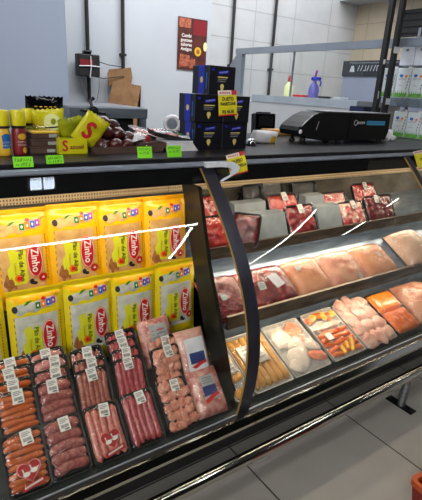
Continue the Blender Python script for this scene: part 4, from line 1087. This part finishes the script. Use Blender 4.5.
m = MB(); m.lathe([(0,0),(.045,0),(.048,.006),(.048,.07),(.04,.10),(.018,.13),(.016,.145)], 'purple', 20); put('bottle_body', m, t)
m = MB(); m.rbox((-.02,-.06,.145),(.02,.03,.175),'box_blue',.006); m.tube([(0,-.05,.16),(0,-.075,.13),(0,-.07,.10)], .007, 'box_blue', 8); put('trigger', m, t)
m = MB(); m.tube([(0,.0,.175),(0,-.015,.23)], .010, 'b_purple', 8); put('nozzle', m, t)
t = thing('sauce_bottle', 'pale yellow bottle with a red cap on the glass cabinet ledge', 'bottle', (3.2, 3.36, 1.474))
m = MB(); m.lathe([(0,0),(.04,0),(.042,.006),(.042,.09),(.018,.12),(.015,.13)], 'palegreen', 20); put('bottle_body', m, t)
m = MB(); m.lathe([(.017,.13),(.017,.16),(.008,.185),(0,.187)], 'tag_red', 14); put('cap', m, t)
m = MB(); m.rbox((3.14,3.10,1.474),(3.26,3.24,1.494),'tag_red',.004); tag(put('red_pad', m), 'flat red pad lying next to the purple spray bottle', 'pad')
for k, (y, lb) in enumerate(((2.86,'dark flat dish on the ledge right of the purple spray bottle'),(2.68,'dark flat dish on the ledge nearest the black machine'))):
    t = thing('flat_dish', lb, 'dish', (3.15, y, 1.474))
    m = MB(); m.lathe([(0,.004),(.05,.004),(.062,.018),(.064,.018),(.052,0),(0,0)], 'header' if k == 0 else 'packwhite', 20); put('bowl', m, t)
    m = MB(); m.lathe([(0,.006),(.045,.007),(.03,.014),(0,.016)], 'header', 16); put('contents', m, t)
# grey machine behind
t = thing('grey_cabinet', 'tall grey cabinet with a dark printed header behind the glass', 'cabinet', (3.8, 2.3, 0))
m = MB(); m.box((0,0,0),(.5,.94,1.69),'greycard'); put('body', m, t)
m = MB(); m.box((-.01,-.01,1.69),(.5,.95,1.83),'header')
fr = lambda a, b, z=0: (-.0115-z, .47-a, 1.76+b)
squiggle(m, -.30, -.02, -.022, .05, fr, 11, 'headerink'); flat(m, [(-.39,-.03),(-.33,-.03),(-.345,.025),(-.375,.025)], fr, 'headerink'); squiggle(m, -.40, .35, .045, .012, fr, 3, 'headerink')
put('header', m, t)
m = MB(); m.box((-.004,.46,.1),(-.0005,.468,1.68),'header'); put('door_gap', m, t)

# ------------------------------------------------------------------ back wall things
t = thing('poster', 'dark brown food poster on the back wall', 'poster', (2.575, 4.392, 1.677))
m = MB(); m.box((0,-.004,0),(.352,.004,.494),'poster'); put('sheet', m, t)
m = MB(); fr = lambda x, y, z=0: (x, -.0048-z, y)
flat(m, rect(.01,.40,.15,.485), fr, 'postermeat'); flat(m, rect(.18,.34,.345,.48), fr, 'maroon'); flat(m, [(.02,.02),(.15,.04),(.145,.14),(.03,.15)], fr, 'postermeat'); flat(m, [(.15,.02),(.22,.03),(.215,.11),(.16,.12)], fr, 'postermeat')
flat(m, ell(.245,.185,.042,.045,20), fr, 'gold'); flat(m, ell(.245,.185,.022,.024,14), lambda x, y, z=0: (x,-.0055,y), 'b_brown'); flat(m, ell(.335,.24,.025,.045,16), fr, 'palegreen'); flat(m, rect(.26,.04,.33,.05), fr, 'maroon')
put('pictures', m, t)
m = MB()
for k, s in enumerate(('Combi', 'gostoso', 'sabores', 'Antigos')): text(m, s, .045, (lambda yy: lambda a, b, z=0: (a+.10, -.0062-z, b+yy))(.325-k*.042), 'white', .95, .001)
put('lettering', m, t)
t = thing('router_box', 'small black box with cables fixed to the wall pipe', 'electrical box', (1.585, 4.30, 1.545))
m = MB(); m.rbox((-.10,-.05,0),(.10,.045,.185),'blackmatte',.008); hb = put('housing', m, t)
m = MB(); m.box((-.085,-.052,.085),(.035,-.0505,.14),'maroon'); put('red_panel', m, t)
m = MB(); m.rbox((-.04,-.03,.186),(.03,.02,.215),'black',.006); put('top_plug', m, t)
m = MB(); m.tube([(-.095,-.056,.082),(0,-.058,.088),(.095,-.056,.086)], .005, 'packwhite', 8); m.tube([(.012,-.056,.17),(.014,-.058,.08),(.0,-.058,-.01)], .005, 'packwhite', 8); put('white_cable', m, t)
m = MB(); m.tube([(.10,-.02,.13),(.2,-.01,.11),(.33,.02,.105),(.37,.03,.10)], .004, 'kick', 6); m.tube([(.03,-.02,.005),(.15,.0,-.01),(.28,.02,.01),(.37,.03,.02)], .004, 'kick', 6)
m.tube([(-.07,-.03,0),(-.06,-.03,-.09),(-.02,-.02,-.2),(.03,.0,-.26),(.08,-.01,-.2),(.10,-.02,-.08),(.095,-.03,.01)], .0035, 'ink_grey', 6); put('dark_cables', m, t)
for nm, poly, lb, yy in (('cardboard_sheet', [(1.80,1.48),(1.79,1.58),(1.81,1.62),(2.03,1.65),(2.045,1.56),(2.03,1.50),(1.92,1.465)], 'upper torn piece of brown cardboard on the wall behind the dark pipe', 4.335),
                     ('cardboard_sheet', [(1.785,.0),(1.785,1.30),(1.83,1.50),(1.94,1.545),(1.96,1.51),(2.13,1.49),(2.09,1.28),(2.07,.0)], 'larger lower sheet of brown cardboard leaning behind the steel table', 4.318)):
    m = MB(); m.prism(poly, yy, yy+.008, 'card', 'Y'); tag(put(nm, m), lb, 'cardboard')
# steel table
t = thing('steel_table', 'grey steel work table with a thick edge in front of the back wall', 'table', (1.06, 2.55, 0))
m = MB(); m.rbox((-.24,-.02,1.303),(.232,.55,1.360),'steel_grey',.004); put('table_top', m, t)
m = MB(); m.rbox((-.24,.02,1.358),(.229,.53,1.364),'steel',.002); put('work_surface', m, t)
m = MB(); m.rbox((.06,.02,1.14),(.16,.2,1.302),'kick',.006); put('motor_housing', m, t)
m = MB(); m.tube([(-.11,-.03,1.340),(-.11,-.05,1.340)], .027, 'blackmatte', 18); m.tube([(-.11,-.045,1.340),(-.11,-.07,1.340)], .016, 'kick', 14); m.tube([(-.18,-.04,1.345),(-.04,-.04,1.330)], .007, 'blackmatte', 8); m.tube([(-.11,-.03,1.355),(-.11,-.0,1.39),(-.09,0,1.41)], .010, 'blackmatte', 8); put('hand_wheel', m, t)
for (x, y) in ((-.22,0),(.21,0),(-.22,.5),(.21,.5)):
    m = MB(); m.box((x-.016,y-.012,0),(x+.016,y+.02,1.302),'steel_grey'); put('leg', m, t)
# red crate
t = thing('shopping_crate', 'dark red plastic crate with an orange rim in the lower right corner', 'crate', (1.345, .26, 0), (0,0,R(-6)))
W_, D_, H_ = .30, .34, .208
m = MB(); m.box((.03,.03,.004),(W_-.02,D_-.02,.010),'redcrate'); put('crate_floor', m, t)
for n, (a, b) in enumerate((((.0,.0),(W_,.0)),((W_,.0),(W_,D_)),((W_,D_),(.0,D_)),((.0,D_),(.0,.0)))):
    m = MB(); c = (W_/2, D_/2)
    bt = lambda p, s: (c[0]+(p[0]-c[0])*s, c[1]+(p[1]-c[1])*s)
    A, B = a, b; A2, B2 = bt(a,.86), bt(b,.86); A3, B3 = bt(a,.97), bt(b,.97); A4, B4 = bt(a,.84), bt(b,.84)
    m.add([(*A2,0),(*B2,0),(*B,H_-.02),(*A,H_-.02),(*A4,.002),(*B4,.002),(*B3,H_-.02),(*A3,H_-.02)], [(0,1,2,3),(5,4,7,6),(0,4,5,1),(3,2,6,7),(0,3,7,4),(1,5,6,2)], 'redcrate')
    wl = put('crate_wall', m, t)
m = MB(); o_ = rr_loop(W_+.02, D_+.02, .02, H_, 4, -.01, W_/2); i_ = rr_loop(W_-.012, D_-.012, .014, H_, 4, .006, W_/2); n = len(o_)
ob = [(p[0],p[1],H_-.022) for p in o_]; ib = [(p[0],p[1],H_-.022) for p in i_]
m.add(o_+i_+ib+ob, [(k*n+i, k*n+(i+1) % n, ((k+1) % 4)*n+(i+1) % n, ((k+1) % 4)*n+i) for k in range(4) for i in range(n)], 'orangerim'); put('rim', m, t)

# ------------------------------------------------------------------ ceiling lights
def tube_light(label, a, b):
    a, b = Vector(a), Vector(b); d = b-a
    t = thing('ceiling_light', label, 'ceiling light', a)
    rot = Euler((0,0,math.atan2(d.y, d.x))); L = d.length
    m = MB(); m.rbox((0,-.03,.012),(L,.03,.06),'packwhite',.004); o = put('housing', m, t, rot=rot)
    m = MB(); m.box((.01,-.010,0),(L-.01,.010,.0115),'led'); put('tube', m, t, rot=rot)
    for x in (.06, L-.06):
        m = MB(); m.tube([(x,0,.06),(x,0,.70)], .003, 'ink_grey', 6); put('hanger', m, t, rot=rot)
tube_light('long ceiling light tube parallel to the counter', (-.6, .25, 2.9), (2.2, .25, 2.9))
tube_light('ceiling light tube crossing above the left case', (2.14, .20, 2.9), (2.1, -.55, 2.9))
tube_light('ceiling light tube crossing above the middle of the aisle', (3.74, .22, 2.9), (3.6, -1.6, 2.9))
tube_light('short ceiling light tube above the right end of the aisle', (5.02, -.43, 2.9), (4.90, -.90, 2.9))
tube_light('shortest ceiling light tube furthest to the right', (5.27, .24, 2.9), (5.14, .0, 2.9))
t = thing('ceiling_panel_light', 'bluish square ceiling panel light above the counter', 'ceiling light', (.74, .99, 2.9))
m = MB(); m.rbox((-.01,-.01,.012),(.17,.19,.05),'packwhite',.004); put('housing', m, t)
m = MB(); m.box((0,0,0),(.07,.17,.0115),'ledblue'); put('diffuser', m, t)
m = MB(); m.box((.085,0,0),(.155,.14,.0115),'ledblue'); put('diffuser', m, t)

K = 1.0
def area(name, loc, size, sy, energy, col, rot):
    energy *= K
    l = bpy.data.lights.new(name, 'AREA'); l.shape = 'RECTANGLE'; l.size = size; l.size_y = sy; l.energy = energy; l.color = col
    o = bpy.data.objects.new(name, l); COL.objects.link(o); o.location = loc; o.rotation_euler = rot; return o
WARM = (1, .84, .64)
area('case_lamp', (.26, 1.46, 1.132), 1.3, .03, 3.0, WARM, (R(22), 0, 0))
area('case_lamp', (1.62, 1.46, 1.132), 1.2, .03, 2.3, WARM, (R(22), 0, 0))
area('case_lamp', (2.9, 1.46, 1.132), 1.2, .03, 2.3, WARM, (R(22), 0, 0))
area('shelf_lamp', (1.62, 1.475, .806), 1.2, .02, 1.7, WARM, (R(-8), 0, 0))
area('shelf_lamp', (1.62, 1.305, .570), 1.2, .02, 2.1, (1,.80,.58), (R(0), 0, 0))
area('shelf_lamp', (2.9, 1.475, .806), 1.2, .02, .8, WARM, (R(-8), 0, 0))
area('shelf_lamp', (2.9, 1.305, .570), 1.2, .02, 1.3, (1,.80,.58), (R(0), 0, 0))
area('fill_lamp', (2.6, 3.1, 3.4), 4.5, 1.2, 150, (.95, .97, 1), (R(6), 0, 0))  # added fill to brighten the back wall, no modelled fixture
area('fill_lamp', (-2.4, -1.6, 3.1), 2.6, 1.6, 165, (1, .98, .95), (R(32), R(-38), 0))  # added front fill, kept far left so the case glass never mirrors it

# ------------------------------------------------------------------ world, camera, view
w = bpy.data.worlds.new('World'); S.world = w; w.use_nodes = True
bg = w.node_tree.nodes['Background']; bg.inputs[0].default_value = (.80, .86, .95, 1); bg.inputs[1].default_value = .28
cam = bpy.data.cameras.new('Camera'); co = bpy.data.objects.new('Camera', cam); COL.objects.link(co); S.camera = co
cam.sensor_fit = 'HORIZONTAL'; cam.sensor_width = 36; cam.lens = 36*455.5/422; cam.clip_start = .02
yaw, pitch, roll = R(35.6), R(19.2), R(3.37)
f = Vector((math.sin(yaw)*math.cos(pitch), math.cos(yaw)*math.cos(pitch), -math.sin(pitch)))
r0 = Vector((math.cos(yaw), -math.sin(yaw), 0)); u0 = r0.cross(f)
rg = r0*math.cos(roll)+u0*math.sin(roll); up = -r0*math.sin(roll)+u0*math.cos(roll)
co.matrix_world = Matrix(((rg.x, up.x, -f.x, 0), (rg.y, up.y, -f.y, 0), (rg.z, up.z, -f.z, 1.48), (0, 0, 0, 1)))
vs = S.view_settings
S.display_settings.display_device = 'sRGB'
vs.view_transform = 'Standard'; vs.look = 'None'; vs.gamma = 1; vs.use_curve_mapping = False; vs.exposure = 0
S.cycles.transparent_max_bounces = 16
